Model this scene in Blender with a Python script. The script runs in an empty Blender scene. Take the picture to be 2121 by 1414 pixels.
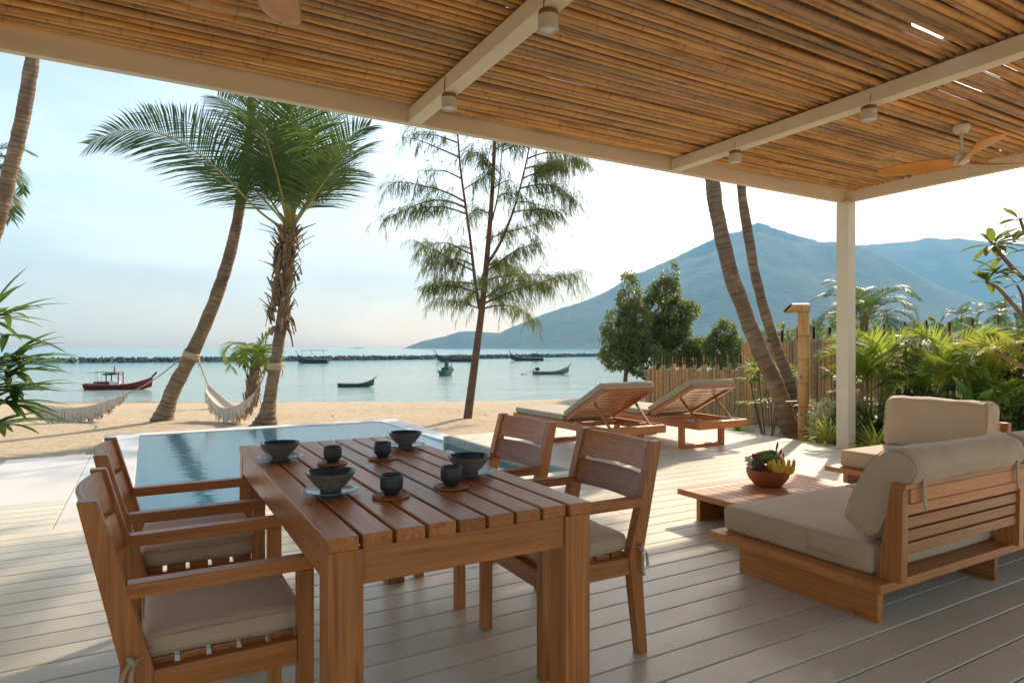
import bpy, bmesh, math, random
from mathutils import Vector, Matrix, noise
random.seed(7)
R = math.radians
sc = bpy.context.scene
COL = sc.collection

# ------------------------------------------------------------------ camera
cam = bpy.data.cameras.new('camera')
cam.sensor_width = 36.0
cam.lens = 36.0 * 1329.0 / 2121.0
cam.shift_y = 13.0 / 2121.0
cam.clip_start = 0.05
cam.clip_end = 20000.0
camo = bpy.data.objects.new('camera', cam)
COL.objects.link(camo)
camo.location = (0, 0, 1.2)
camo.rotation_euler = (R(90), 0, -math.atan(755.0 / 1329.0))
sc.camera = camo

# ------------------------------------------------------------------ sky, sun, exposure
SUN_EL = R(37.6)
SUN_DIR = Vector((0.879 * math.cos(SUN_EL), 0.477 * math.cos(SUN_EL), math.sin(SUN_EL)))
world = bpy.data.worlds.new('World')
sc.world = world
world.use_nodes = True
wn = world.node_tree
wn.nodes.clear()
sky = wn.nodes.new('ShaderNodeTexSky')
sky.sky_type = 'NISHITA'
sky.sun_disc = False
sky.sun_elevation = SUN_EL
sky.sun_rotation = math.atan2(SUN_DIR.x, SUN_DIR.y)
sky.altitude = 0
sky.air_density = 1.0
sky.dust_density = 1.2
sky.ozone_density = 1.0
bg = wn.nodes.new('ShaderNodeBackground')
bg.inputs['Strength'].default_value = 0.114
wo = wn.nodes.new('ShaderNodeOutputWorld')
hs = wn.nodes.new('ShaderNodeHueSaturation')
hs.inputs['Saturation'].default_value = 0.84
tn = wn.nodes.new('ShaderNodeMix'); tn.data_type = 'RGBA'; tn.blend_type = 'MULTIPLY'
tn.inputs[0].default_value = 1.0
tn.inputs[7].default_value = (1.0, 0.97, 0.90, 1)
wn.links.new(sky.outputs[0], hs.inputs['Color'])
wn.links.new(hs.outputs[0], tn.inputs[6])
ctc = wn.nodes.new('ShaderNodeTexCoord'); cmp_ = wn.nodes.new('ShaderNodeMapping'); cmp_.inputs['Scale'].default_value = (2.0, 2.0, 7.0)
cno = wn.nodes.new('ShaderNodeTexNoise'); cno.inputs['Scale'].default_value = 1.7; cno.inputs['Detail'].default_value = 7; cno.inputs['Roughness'].default_value = .6; cno.inputs['Distortion'].default_value = .5
crp = wn.nodes.new('ShaderNodeMapRange'); crp.inputs['From Min'].default_value = .45; crp.inputs['From Max'].default_value = .75; crp.inputs['To Min'].default_value = 1.0; crp.inputs['To Max'].default_value = 1.28
cmx = wn.nodes.new('ShaderNodeVectorMath'); cmx.operation = 'SCALE'
wn.links.new(ctc.outputs['Generated'], cmp_.inputs[0]); wn.links.new(cmp_.outputs[0], cno.inputs['Vector']); wn.links.new(cno.outputs['Fac'], crp.inputs[0])
wn.links.new(tn.outputs[2], cmx.inputs[0]); wn.links.new(crp.outputs[0], cmx.inputs['Scale'])
wn.links.new(cmx.outputs[0], bg.inputs[0])
wn.links.new(bg.outputs[0], wo.inputs[0])
sl = bpy.data.lights.new('sun', 'SUN')
sl.energy = 2.5
sl.angle = R(0.9)
sl.color = (1.0, 0.89, 0.74)
so = bpy.data.objects.new('sun', sl)
COL.objects.link(so)
so.location = (60, 32, 40)
so.rotation_euler = SUN_DIR.to_track_quat('Z', 'Y').to_euler()
vs = sc.view_settings
vs.view_transform = 'Standard'
vs.look = 'None'
vs.gamma = 1.0
vs.use_curve_mapping = False
vs.exposure = 1.52

# ------------------------------------------------------------------ mesh helpers
class MB:
    def __init__(s):
        s.v = []; s.f = []; s.m = []; s.n = {}
    def add(s, vs, fs, mi=0, node=None):
        b = len(s.v)
        s.v.extend([tuple(p) for p in vs])
        for f in fs:
            s.f.append(tuple(i + b for i in f)); s.m.append(mi)
        if node:
            for i, w in node.items(): s.n[b + i] = w
    def box(s, x0, x1, y0, y1, z0, z1, mi=0):
        s.add([(x0,y0,z0),(x1,y0,z0),(x1,y1,z0),(x0,y1,z0),(x0,y0,z1),(x1,y0,z1),(x1,y1,z1),(x0,y1,z1)],
              [(3,2,1,0),(4,5,6,7),(0,1,5,4),(1,2,6,5),(2,3,7,6),(3,0,4,7)], mi)
    def bar(s, a, b, w, h, mi=0, up=(0,0,1)):
        a = Vector(a); b = Vector(b); d = (b - a).normalized(); u = Vector(up)
        if abs(d.dot(u)) > .98: u = Vector((0,1,0))
        sd = d.cross(u).normalized() * (w / 2); uu = sd.cross(d).normalized() * (h / 2)
        vs = [p + i * sd + j * uu for p in (a, b) for i, j in ((-1,-1),(1,-1),(1,1),(-1,1))]
        s.add(vs, [(0,1,2,3),(7,6,5,4),(1,0,4,5),(2,1,5,6),(3,2,6,7),(0,3,7,4)], mi)
    def tube(s, path, rad, n=8, mi=0, caps=True, squash=None, nodes=None):
        path = [Vector(p) for p in path]; k = len(path)
        if not isinstance(rad, (list, tuple)): rad = [rad] * k
        vs = []; up = Vector((0.13, 0.31, 1)).normalized(); x = None
        for i, p in enumerate(path):
            t = (path[min(i+1,k-1)] - path[max(i-1,0)])
            t = t.normalized() if t.length > 1e-9 else Vector((0,0,1))
            if x is None:
                x = t.cross(Vector((0,1,0)) if abs(t.y) < .9 else Vector((1,0,0))).normalized()
            x = (x - t * x.dot(t)).normalized(); y = t.cross(x)
            for j in range(n):
                a = 2 * math.pi * j / n
                vs.append(p + (x * math.cos(a) + y * math.sin(a)) * rad[i])
        fs = [(i*n+j, i*n+(j+1)%n, (i+1)*n+(j+1)%n, (i+1)*n+j) for i in range(k-1) for j in range(n)]
        if caps:
            fs.append(tuple(range(n-1, -1, -1))); fs.append(tuple((k-1)*n + j for j in range(n)))
        nd = None
        if nodes: nd = {i*n+j: w for i, w in nodes.items() for j in range(n)}
        s.add(vs, fs, mi, nd)
    def lathe(s, prof, n=24, c=(0,0,0), mi=0, wob=None, caps=(True, True)):
        vs = []
        for i, (r, z) in enumerate(prof):
            for j in range(n):
                a = 2 * math.pi * j / n
                rr = r * (1 + (wob(a, i) if wob else 0))
                vs.append((c[0] + rr*math.cos(a), c[1] + rr*math.sin(a), c[2] + z))
        fs = [(i*n+j, i*n+(j+1)%n, (i+1)*n+(j+1)%n, (i+1)*n+j) for i in range(len(prof)-1) for j in range(n)]
        if caps[0] and prof[0][0] > 2e-4: fs.append(tuple(range(n-1,-1,-1)))
        if caps[1] and prof[-1][0] > 2e-4: fs.append(tuple((len(prof)-1)*n+j for j in range(n)))
        s.add(vs, fs, mi)
    def loft(s, secs, mi=0, caps=True):
        n = len(secs[0]); vs = [p for q in secs for p in q]; k = len(secs)
        fs = [(i*n+j, i*n+(j+1)%n, (i+1)*n+(j+1)%n, (i+1)*n+j) for i in range(k-1) for j in range(n)]
        if caps:
            fs.append(tuple(range(n-1,-1,-1))); fs.append(tuple((k-1)*n+j for j in range(n)))
        s.add(vs, fs, mi)
    def mesh(s, name, smooth=True):
        me = bpy.data.meshes.new(name)
        me.from_pydata(s.v, [], s.f)
        me.update()
        if any(s.m): me.polygons.foreach_set('material_index', s.m)
        if smooth: me.polygons.foreach_set('use_smooth', [True] * len(me.polygons))
        if s.n:
            a = me.attributes.new('node', 'FLOAT', 'POINT')
            d = [0.0] * len(s.v)
            for i, w in s.n.items(): d[i] = w
            a.data.foreach_set('value', d)
        return me
    def build(s, name, mat, parent=None, smooth=True, loc=(0,0,0), rot=None, auto=None):
        me = s.mesh(name, smooth)
        for q in (mat if isinstance(mat, (list, tuple)) else [mat]): me.materials.append(MAT[q])
        if auto: me.set_sharp_from_angle(angle=R(auto))
        o = bpy.data.objects.new(name, me); COL.objects.link(o)
        o.location = loc
        if rot: o.rotation_euler = rot
        o.parent = parent
        return o

def tag(o, label=None, cat=None, group=None, kind=None):
    if label: o['label'] = label
    if cat: o['category'] = cat
    if group: o['group'] = group
    if kind: o['kind'] = kind
    return o
def thing(name, label, cat, loc=(0,0,0), rz=0.0, group=None):
    o = bpy.data.objects.new(name, None); o.empty_display_size = .1
    COL.objects.link(o); o.location = loc; o.rotation_euler = (0, 0, rz)
    return tag(o, label, cat, group)
def dup(o, parent=None):
    c = o.copy(); COL.objects.link(c); c.parent = parent
    for ch in list(o.children): dup(ch, c)
    return c
def place(proto, loc, rz, label, scale=None):
    c = dup(proto); c.location = loc; c.rotation_euler = (0, 0, rz); c['label'] = label
    if scale: c.scale = scale
    return c

BOXC = {}
def box(name, x0, x1, y0, y1, z0, z1, mat, parent=None, bev=.003, rot=None):
    """one bevelled block with its origin at its centre; 'wood' picks the grain along the longest side"""
    d = (round(abs(x1-x0),4), round(abs(y1-y0),4), round(abs(z1-z0),4))
    if mat in ('wood', 'teak'): mat = mat + '_' + 'xyz'[d.index(max(d))]
    key = (d, mat, bev)
    me = BOXC.get(key)
    if me is None:
        bm = bmesh.new(); bmesh.ops.create_cube(bm, size=1.0)
        bmesh.ops.scale(bm, vec=d, verts=bm.verts)
        if bev: bmesh.ops.bevel(bm, geom=bm.edges[:], offset=min(bev, min(d)*.3), segments=2, affect='EDGES', profile=.5)
        me = bpy.data.meshes.new(name); bm.to_mesh(me); bm.free()
        me.materials.append(MAT[mat]); BOXC[key] = me
    o = bpy.data.objects.new(name, me); COL.objects.link(o)
    o.location = ((x0+x1)/2, (y0+y1)/2, (z0+z1)/2); o.parent = parent
    if rot: o.rotation_euler = rot
    return o
def prism(name, pts, axis, a0, a1, mat, parent=None, bev=.003):
    """polygon pts in the plane across axis, extruded from a0 to a1"""
    bm = bmesh.new()
    def P3(p, a): return (a, p[0], p[1]) if axis == 'x' else ((p[0], a, p[1]) if axis == 'y' else (p[0], p[1], a))
    A = [bm.verts.new(P3(p, a0)) for p in pts]; B = [bm.verts.new(P3(p, a1)) for p in pts]
    n = len(pts)
    bm.faces.new(A); bm.faces.new(B[::-1])
    for i in range(n): bm.faces.new((A[i], B[i], B[(i+1)%n], A[(i+1)%n]))
    bmesh.ops.recalc_face_normals(bm, faces=bm.faces)
    c = Vector((0,0,0))
    for v in bm.verts: c += v.co
    c /= len(bm.verts)
    for v in bm.verts: v.co -= c
    if bev: bmesh.ops.bevel(bm, geom=bm.edges[:], offset=bev, segments=2, affect='EDGES', profile=.5)
    me = bpy.data.meshes.new(name); bm.to_mesh(me); bm.free(); me.materials.append(MAT[mat])
    o = bpy.data.objects.new(name, me); COL.objects.link(o); o.location = c; o.parent = parent
    return o
def spline(pts, k=8):
    """Catmull-Rom through pts"""
    P = [Vector(p) for p in pts]; out = []
    for i in range(len(P)-1):
        p0 = P[max(i-1,0)]; p1 = P[i]; p2 = P[i+1]; p3 = P[min(i+2,len(P)-1)]
        for j in range(k):
            t = j / k
            out.append(.5*((2*p1) + (p2-p0)*t + (2*p0-5*p1+4*p2-p3)*t*t + (3*p1-p0-3*p2+p3)*t**3))
    out.append(P[-1]); return out

# ------------------------------------------------------------------ materials
MAT = {}
class NT:
    def __init__(s, name):
        m = bpy.data.materials.new(name); m.use_nodes = True
        s.m = m; s.t = m.node_tree; s.b = s.t.nodes['Principled BSDF']; s.o = s.t.nodes['Material Output']
        MAT[name] = m
    def n(s, ty, **kw):
        x = s.t.nodes.new(ty)
        for k, v in kw.items():
            if k in x.inputs: x.inputs[k].default_value = v
            else: setattr(x, k, v)
        return x
    def l(s, a, b): s.t.links.new(a, b)
    def coord(s, which='Object', scale=(1,1,1), rnd=False, rot=(0,0,0)):
        tc = s.n('ShaderNodeTexCoord'); mp = s.n('ShaderNodeMapping')
        mp.inputs['Scale'].default_value = scale; mp.inputs['Rotation'].default_value = rot
        s.l(tc.outputs[which], mp.inputs[0])
        if rnd:
            oi = s.n('ShaderNodeObjectInfo'); mu = s.n('ShaderNodeMath', operation='MULTIPLY'); mu.inputs[1].default_value = 37.0
            s.l(oi.outputs['Random'], mu.inputs[0]); cb = s.n('ShaderNodeCombineXYZ')
            for i in range(3): s.l(mu.outputs[0], cb.inputs[i])
            s.l(cb.outputs[0], mp.inputs['Location'])
        return mp.outputs[0]
    def pos(s, scale=(1,1,1)):
        g = s.n('ShaderNodeNewGeometry'); mp = s.n('ShaderNodeMapping'); mp.inputs['Scale'].default_value = scale
        s.l(g.outputs['Position'], mp.inputs[0]); return mp.outputs[0]
    def noise(s, vec, scale=5, detail=4, rough=.55, dist=0):
        x = s.n('ShaderNodeTexNoise'); x.inputs['Scale'].default_value = scale; x.inputs['Detail'].default_value = detail
        x.inputs['Roughness'].default_value = rough; x.inputs['Distortion'].default_value = dist
        s.l(vec, x.inputs['Vector']); return x.outputs['Fac']
    def ramp(s, fac, *stops):
        x = s.n('ShaderNodeValToRGB'); e = x.color_ramp.elements
        while len(e) < len(stops): e.new(.5)
        for q, (p, c) in zip(e, stops):
            q.position = p; q.color = (c[0], c[1], c[2], 1) if not isinstance(c, (int, float)) else (c, c, c, 1)
        s.l(fac, x.inputs[0]); return x.outputs[0]
    def mix(s, fac, a, b, mode='MIX'):
        x = s.n('ShaderNodeMix', data_type='RGBA', blend_type=mode)
        for v, i in ((fac, 0), (a, 6), (b, 7)):
            if isinstance(v, (int, float)): x.inputs[i].default_value = v
            elif isinstance(v, tuple): x.inputs[i].default_value = (*v[:3], 1)
            else: s.l(v, x.inputs[i])
        return x.outputs[2]
    def bump(s, h, strength=.3, dist=.01, normal=None):
        x = s.n('ShaderNodeBump'); x.inputs['Strength'].default_value = strength; x.inputs['Distance'].default_value = dist
        s.l(h, x.inputs['Height'])
        if normal: s.l(normal, x.inputs['Normal'])
        s.l(x.outputs[0], s.b.inputs['Normal']); return x.outputs[0]
    def hsv(s, col, val=None, hue=None, sat=None):
        x = s.n('ShaderNodeHueSaturation'); s.l(col, x.inputs['Color'])
        for v, k in ((val,'Value'),(hue,'Hue'),(sat,'Saturation')):
            if v is not None: s.l(v, x.inputs[k])
        return x.outputs[0]
    def rnd(s, lo, hi, island=False):
        if island: src = s.n('ShaderNodeNewGeometry').outputs['Random Per Island']
        else: src = s.n('ShaderNodeObjectInfo').outputs['Random']
        x = s.n('ShaderNodeMapRange'); x.inputs['To Min'].default_value = lo; x.inputs['To Max'].default_value = hi
        s.l(src, x.inputs[0]); return x.outputs[0]
    def col(s, c): 
        if isinstance(c, tuple): s.b.inputs['Base Color'].default_value = (*c[:3], 1)
        else: s.l(c, s.b.inputs['Base Color'])
    def set(s, **kw):
        for k, v in kw.items(): s.b.inputs[k.replace('_', ' ')].default_value = v

def m_plain(name, c, rough=.6, metal=0.0, var=.12, scale=6, bump=0.0):
    x = NT(name); v = x.coord('Object', rnd=True); f = x.noise(v, scale, 5)
    x.col(x.ramp(f, (.25, tuple(q*(1-var) for q in c)), (.75, tuple(min(1,q*(1+var)) for q in c))))
    x.set(Roughness=rough, Metallic=metal)
    if bump: x.bump(x.noise(v, scale*6, 4), .4, bump)
    return x
def m_wood(base, dark, mid, light, rough):
    for ax in 'xyz':
        x = NT(base + '_' + ax)
        sc1 = {'x':(.8,9,9),'y':(9,.8,9),'z':(9,9,.8)}[ax]; sc2 = {'x':(3,90,90),'y':(90,3,90),'z':(90,90,3)}[ax]
        v1 = x.coord('Object', sc1, True); v2 = x.coord('Object', sc2, True)
        f1 = x.noise(v1, 1.6, 6, .6, 1.4); f2 = x.noise(v2, 1.0, 3, .6)
        c = x.ramp(f1, (.30, dark), (.46, mid), (.60, mid), (.74, light))
        c = x.mix(.42, c, x.ramp(f2, (.3, dark), (.7, light)))
        c = x.hsv(c, x.rnd(.74, 1.2))
        x.col(c); x.set(Roughness=rough)
        rr = x.n('ShaderNodeMapRange'); rr.inputs['To Min'].default_value = rough-.08; rr.inputs['To Max'].default_value = rough+.16
        x.l(f1, rr.inputs[0]); x.l(rr.outputs[0], x.b.inputs['Roughness'])
        x.bump(f2, .18, .0015)
m_wood('wood', (.20,.057,.013), (.47,.163,.039), (.65,.268,.077), .32)
m_wood('teak', (.31,.10,.026), (.53,.195,.055), (.68,.30,.10), .40)

def m_bamboo(name, dark, mid, light, streak, dirt):
    x = NT(name)
    v1 = x.coord('Object', (1.5,1.5,1.5), True); v2 = x.coord('Object', streak, True)
    f1 = x.noise(v1, 1.3, 3); f2 = x.noise(v2, 1.0, 4, .65)
    c = x.ramp(f1, (.3, mid), (.7, light))
    c = x.mix(x.ramp(f2, (.52, 0.0), (.74, dirt)), c, dark)
    f3 = x.noise(x.coord('Object', (2.2,26,26), True), 1.2, 6, .75)
    c = x.mix(x.ramp(f3, (.58, 0.0), (.66, dirt*.8)), c, tuple(q*.45 for q in dark))
    at = x.n('ShaderNodeAttribute', attribute_name='node')
    c = x.mix(at.outputs['Fac'], c, tuple(q*.6 for q in dark))
    c = x.hsv(c, x.rnd(.58, 1.25), None, x.rnd(.8, 1.05))
    x.col(c); x.set(Roughness=.42); x.bump(f2, .2, .002)
m_bamboo('bamboo_roof', (.15,.07,.019), (.52,.245,.066), (.70,.39,.125), (1.2,14,14), .85)
m_bamboo('bamboo_fence', (.17,.08,.026), (.40,.21,.072), (.55,.335,.13), (14,14,1.0), .55)
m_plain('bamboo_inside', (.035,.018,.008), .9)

x = NT('deck')
v = x.coord('Object', (1.0,1.0,1.0), True)
f = x.noise(v, 2.2, 5); g2 = x.noise(x.coord('Object', (6,120,120), True), 1.0, 3)
c = x.ramp(f, (.3, (.61,.555,.425)), (.7, (.72,.67,.53)))
c = x.mix(.22, c, x.ramp(g2, (.3,(.53,.48,.365)),(.7,(.75,.70,.57))))
st = x.noise(x.pos((.9,2.2,1)), 1.5, 6, .7); c = x.mix(x.ramp(st,(.55,0.0),(.8,.35)), c, (.46,.415,.33))
x.col(x.hsv(c, x.rnd(.88, 1.07)))
rr = x.n('ShaderNodeMapRange'); rr.inputs['To Min'].default_value = .24; rr.inputs['To Max'].default_value = .50
x.l(st, rr.inputs[0]); x.l(rr.outputs[0], x.b.inputs['Roughness'])
x.bump(g2, .15, .0015)
m_plain('deck_under', (.10,.09,.075), .9)
m_plain('cream_paint', (.75,.65,.48), .5, var=.05, scale=3)
m_plain('lamp_cream', (.60,.54,.45), .5, var=.03)
m_plain('lamp_collar', (.24,.10,.045), .5, var=.2)
m_plain('lamp_lens', (.75,.75,.74), .25, var=.01)
m_plain('fan_white', (.72,.70,.64), .4, var=.02)
m_plain('fan_blade', (.60,.25,.04), .38, var=.18, scale=5)
m_plain('white_stone', (.61,.59,.55), .55, var=.05, scale=2.5, bump=.001)
m_plain('pool_kerb', (.34,.335,.29), .7, var=.2, scale=9, bump=.002)
m_plain('metal', (.55,.55,.53), .3, 1.0)
m_plain('rope', (.48,.36,.20), .85, var=.25, scale=40, bump=.003)
m_plain('hammock', (.62,.53,.42), .9, var=.12, scale=30, bump=.002)
m_plain('hammock_grey', (.30,.29,.28), .9, var=.12, scale=30, bump=.002)
m_plain('rattan_red', (.36,.11,.038), .5, var=.35, scale=60, bump=.004)
m_plain('black_pot', (.02,.02,.022), .45)
m_plain('stone_rock', (.36,.32,.26), .85, var=.3, scale=5, bump=.01)
m_plain('rock', (.10,.085,.068), .9, var=.5, scale=1.2, bump=.05)

def m_fabric(name, c, c2):
    x = NT(name); v = x.coord('Object', rnd=True)
    f = x.noise(v, 3.0, 4); wv = x.noise(v, 420, 2)
    cc = x.ramp(f, (.3, c), (.7, c2)); cc = x.mix(.15, cc, x.ramp(wv, (.3, tuple(q*.7 for q in c)), (.7, tuple(q*1.2 for q in c2))))
    x.col(cc); x.set(Roughness=.85, Sheen_Weight=.25, Sheen_Roughness=.5)
    b1 = x.n('ShaderNodeBump'); b1.inputs['Strength'].default_value = .25; b1.inputs['Distance'].default_value = .012
    x.l(x.noise(v, 9, 3, .5, .8), b1.inputs['Height'])
    x.bump(wv, .25, .0012, b1.outputs[0])
m_fabric('fabric', (.49,.35,.218), (.57,.42,.272))
m_fabric('fabric_lounger', (.36,.29,.185), (.42,.345,.23))
m_fabric('fabric_piping', (.43,.305,.19), (.50,.365,.235))

def m_glaze(name, c, c2, rough, scale):
    x = NT(name); v = x.coord('Object', rnd=True)
    f = x.noise(v, scale, 6, .7); x.col(x.ramp(f, (.35, c), (.68, c2)))
    x.set(Roughness=rough); x.bump(f, .25, .0015)
m_glaze('bowl_out', (.085,.068,.052), (.20,.158,.118), .5, 90)
m_glaze('bowl_in', (.012,.02,.035), (.05,.085,.13), .12, 40)
m_glaze('saucer', (.10,.135,.165), (.27,.32,.36), .22, 70)
m_glaze('cup', (.016,.017,.019), (.045,.047,.05), .42, 120)

def m_leaf(name, dark, light, trans, tw=.38, rough=.4, hue=.0):
    x = NT(name); g = x.n('ShaderNodeNewGeometry')
    c = x.ramp(g.outputs['Random Per Island'], (0.0, dark), (1.0, light))
    v = x.coord('Object'); f = x.noise(v, 3.0, 3); c = x.mix(.35, c, x.ramp(f, (.35, dark), (.65, light)))
    x.col(c); x.set(Roughness=rough+.14, Specular_IOR_Level=.3)
    tr = x.n('ShaderNodeBsdfTranslucent'); tr.inputs[0].default_value = (*trans, 1)
    mx = x.n('ShaderNodeMixShader'); mx.inputs[0].default_value = tw
    x.l(x.b.outputs[0], mx.inputs[1]); x.l(tr.outputs[0], mx.inputs[2]); x.l(mx.outputs[0], x.o.inputs[0])
m_leaf('leaf_coconut', (.018,.05,.014), (.07,.12,.032), (.16,.25,.045), .34, .33)
m_leaf('leaf_areca', (.04,.10,.014), (.14,.22,.03), (.44,.54,.06), .45, .35)
m_leaf('leaf_areca_yellow', (.16,.19,.02), (.38,.36,.05), (.60,.58,.08), .45, .35)
m_leaf('leaf_bluish', (.03,.075,.035), (.085,.15,.075), (.20,.30,.10), .4, .4)
m_leaf('leaf_dark', (.014,.045,.012), (.045,.10,.025), (.12,.20,.04), .3, .32)
m_leaf('leaf_bush', (.045,.085,.025), (.17,.21,.075), (.32,.36,.10), .36, .3)
m_leaf('leaf_casuarina', (.035,.07,.02), (.10,.15,.04), (.26,.32,.07), .36, .5)
m_leaf('leaf_big', (.06,.15,.03), (.12,.25,.06), (.32,.48,.10), .45, .3)
m_leaf('leaf_rhapis', (.018,.065,.012), (.075,.15,.03), (.20,.34,.05), .35, .3)
m_leaf('leaf_plumeria', (.035,.085,.014), (.10,.17,.03), (.30,.36,.05), .38, .35)
m_leaf('leaf_spider', (.34,.40,.05), (.74,.70,.18), (.75,.72,.15), .42, .4)
m_leaf('leaf_variegated', (.14,.22,.06), (.78,.78,.55), (.6,.62,.3), .35, .5)
m_leaf('leaf_dead', (.10,.06,.03), (.26,.17,.09), (.2,.12,.05), .2, .7)
m_leaf('petal_purple', (.32,.03,.36), (.50,.09,.52), (.5,.1,.5), .35, .5)
m_leaf('petal_white', (.70,.66,.55), (.82,.78,.68), (.7,.6,.4), .3, .5)
m_leaf('petal_red', (.20,.012,.03), (.38,.03,.07), (.4,.03,.06), .25, .4)
m_plain('frond_stem', (.30,.27,.06), .5, var=.25, scale=3)
m_plain('frond_stem_green', (.11,.14,.035), .5, var=.25, scale=3)
m_plain('bark_casuarina', (.14,.075,.045), .9, var=.35, scale=8, bump=.01)
m_plain('bark_thin', (.13,.095,.06), .85, var=.3, scale=10, bump=.005)
m_plain('bark_plumeria', (.20,.135,.085), .8, var=.3, scale=9, bump=.005)
m_plain('boot', (.21,.135,.075), .9, var=.5, scale=7, bump=.01)

x = NT('palm_bark')
v = x.pos((1,1,1)); w = x.pos((1.2,1.2,9))
f = x.noise(v, 3.0, 5, .65); f2 = x.noise(w, 2.4, 5, .65, .6)
at = x.n('ShaderNodeAttribute', attribute_name='node')
c = x.ramp(f, (.3,(.125,.078,.044)), (.55,(.25,.17,.10)), (.75,(.37,.27,.165)))
c = x.mix(x.ramp(f2,(.45,0.0),(.7,.6)), c, (.10,.065,.04))
c = x.mix(at.outputs['Fac'], c, (.07,.045,.028))
x.col(c); x.set(Roughness=.9); x.bump(f2, .6, .03)

x = NT('sand')
v = x.pos(); f = x.noise(v, .35, 6, .6); f2 = x.noise(v, 5.0, 6, .65); f3 = x.noise(v, 60, 3)
c = x.ramp(f2, (.3,(.42,.315,.195)), (.7,(.54,.42,.275)))
c = x.mix(x.ramp(f,(.45,0.0),(.8,.5)), c, (.40,.285,.17))
sp = x.n('ShaderNodeSeparateXYZ'); x.l(v, sp.inputs[0])
wet = x.n('ShaderNodeMapRange'); wet.inputs['From Min'].default_value = -1.75; wet.inputs['From Max'].default_value = -2.1
x.l(sp.outputs['Z'], wet.inputs[0]); c = x.mix(wet.outputs[0], c, (.27,.185,.105))
x.col(c); x.set(Roughness=.95)
b1 = x.n('ShaderNodeBump'); b1.inputs['Strength'].default_value = .9; b1.inputs['Distance'].default_value = .09
x.l(f2, b1.inputs['Height']); x.bump(f3, .3, .01, b1.outputs[0])

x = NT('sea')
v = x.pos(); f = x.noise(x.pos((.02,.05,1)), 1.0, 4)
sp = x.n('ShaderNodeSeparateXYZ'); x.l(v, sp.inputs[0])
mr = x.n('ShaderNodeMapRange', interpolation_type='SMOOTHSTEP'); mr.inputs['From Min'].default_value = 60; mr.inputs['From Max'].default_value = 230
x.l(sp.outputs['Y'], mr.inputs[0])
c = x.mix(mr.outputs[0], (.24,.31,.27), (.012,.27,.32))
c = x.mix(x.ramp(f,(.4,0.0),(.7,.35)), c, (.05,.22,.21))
x.col(c); x.set(Roughness=.12, IOR=1.33, Specular_IOR_Level=.2)
n1 = x.noise(x.pos((1.0,1.6,1)), .9, 5, .6); n2 = x.noise(x.pos((.12,.22,1)), 1.0, 4, .6)
b1 = x.n('ShaderNodeBump'); b1.inputs['Strength'].default_value = .75; b1.inputs['Distance'].default_value = .35
x.l(n2, b1.inputs['Height']); x.bump(n1, .7, .10, b1.outputs[0])

x = NT('pool_tile')
tc = x.pos(); br = x.n('ShaderNodeTexBrick'); br.offset = 0.0
br.inputs['Scale'].default_value = 1.0; br.inputs['Brick Width'].default_value = .1; br.inputs['Row Height'].default_value = .1; br.inputs['Mortar Size'].default_value = .004
br.inputs['Color1'].default_value = (.58,.86,.88,1); br.inputs['Color2'].default_value = (.63,.89,.90,1); br.inputs['Mortar'].default_value = (.6,.8,.8,1)
x.l(tc, br.inputs[0]); x.l(br.outputs[0], x.b.inputs['Base Color']); x.set(Roughness=.3)

x = NT('pool_water')
x.t.nodes.remove(x.b)
tr = x.n('ShaderNodeBsdfTransparent'); tr.inputs[0].default_value = (.80,.95,.965,1)
gl = x.n('ShaderNodeBsdfGlossy'); gl.inputs['Roughness'].default_value = .015
fr = x.n('ShaderNodeFresnel'); fr.inputs[0].default_value = 1.33
bp = x.n('ShaderNodeBump'); bp.inputs['Strength'].default_value = .10; bp.inputs['Distance'].default_value = .05
x.l(x.noise(x.pos((1.5,3.0,1)), 2.2, 4, .55), bp.inputs['Height'])
x.l(bp.outputs[0], gl.inputs['Normal']); x.l(bp.outputs[0], fr.inputs['Normal'])
mx = x.n('ShaderNodeMixShader'); x.l(fr.outputs[0], mx.inputs[0]); x.l(tr.outputs[0], mx.inputs[1]); x.l(gl.outputs[0], mx.inputs[2]); x.l(mx.outputs[0], x.o.inputs[0])

x = NT('forest')
v = x.pos(); f = x.noise(v, .012, 8, .7); f2 = x.noise(v, .06, 4, .7)
c = x.ramp(f, (.3,(.010,.022,.009)), (.55,(.04,.07,.026)), (.75,(.10,.12,.06)))
x.col(c); x.set(Roughness=1.0); x.bump(f2, 1.0, 14.0)

for nm, c in dict(boat_red=(.17,.012,.016), boat_dark=(.035,.026,.024), boat_green=(.008,.12,.07), boat_teal=(.10,.34,.40), boat_pale=(.50,.42,.30), boat_cyan=(.10,.42,.40),
                  boat_white=(.7,.72,.74), boat_orange=(.55,.16,.09), boat_olive=(.16,.17,.10), boat_blue=(.10,.30,.50), boat_black=(.02,.02,.02)).items():
    m_plain(nm, c, .5, var=.2, scale=3)
x = NT('pineapple'); vo = x.n('ShaderNodeTexVoronoi'); vo.inputs['Scale'].default_value = 42; x.l(x.coord('Object'), vo.inputs[0])
x.col(x.ramp(vo.outputs['Distance'], (.1,(.22,.16,.06)), (.5,(.035,.045,.02)))); x.set(Roughness=.6); x.bump(vo.outputs['Distance'], .8, -.004)
for nm, a, b in (('papaya',(.07,.17,.02),(.14,.26,.035)), ('banana',(.80,.52,.03),(.70,.50,.05)), ('orange_fruit',(.72,.33,.02),(.66,.42,.04)), ('dragon_fruit',(.36,.015,.05),(.52,.04,.09))):
    x = NT(nm); x.col(x.ramp(x.noise(x.coord('Object', rnd=True), 14, 4), (.35,a), (.65,b))); x.set(Roughness=.35)
m_plain('fruit_tip', (.14,.16,.03), .6)

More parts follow.
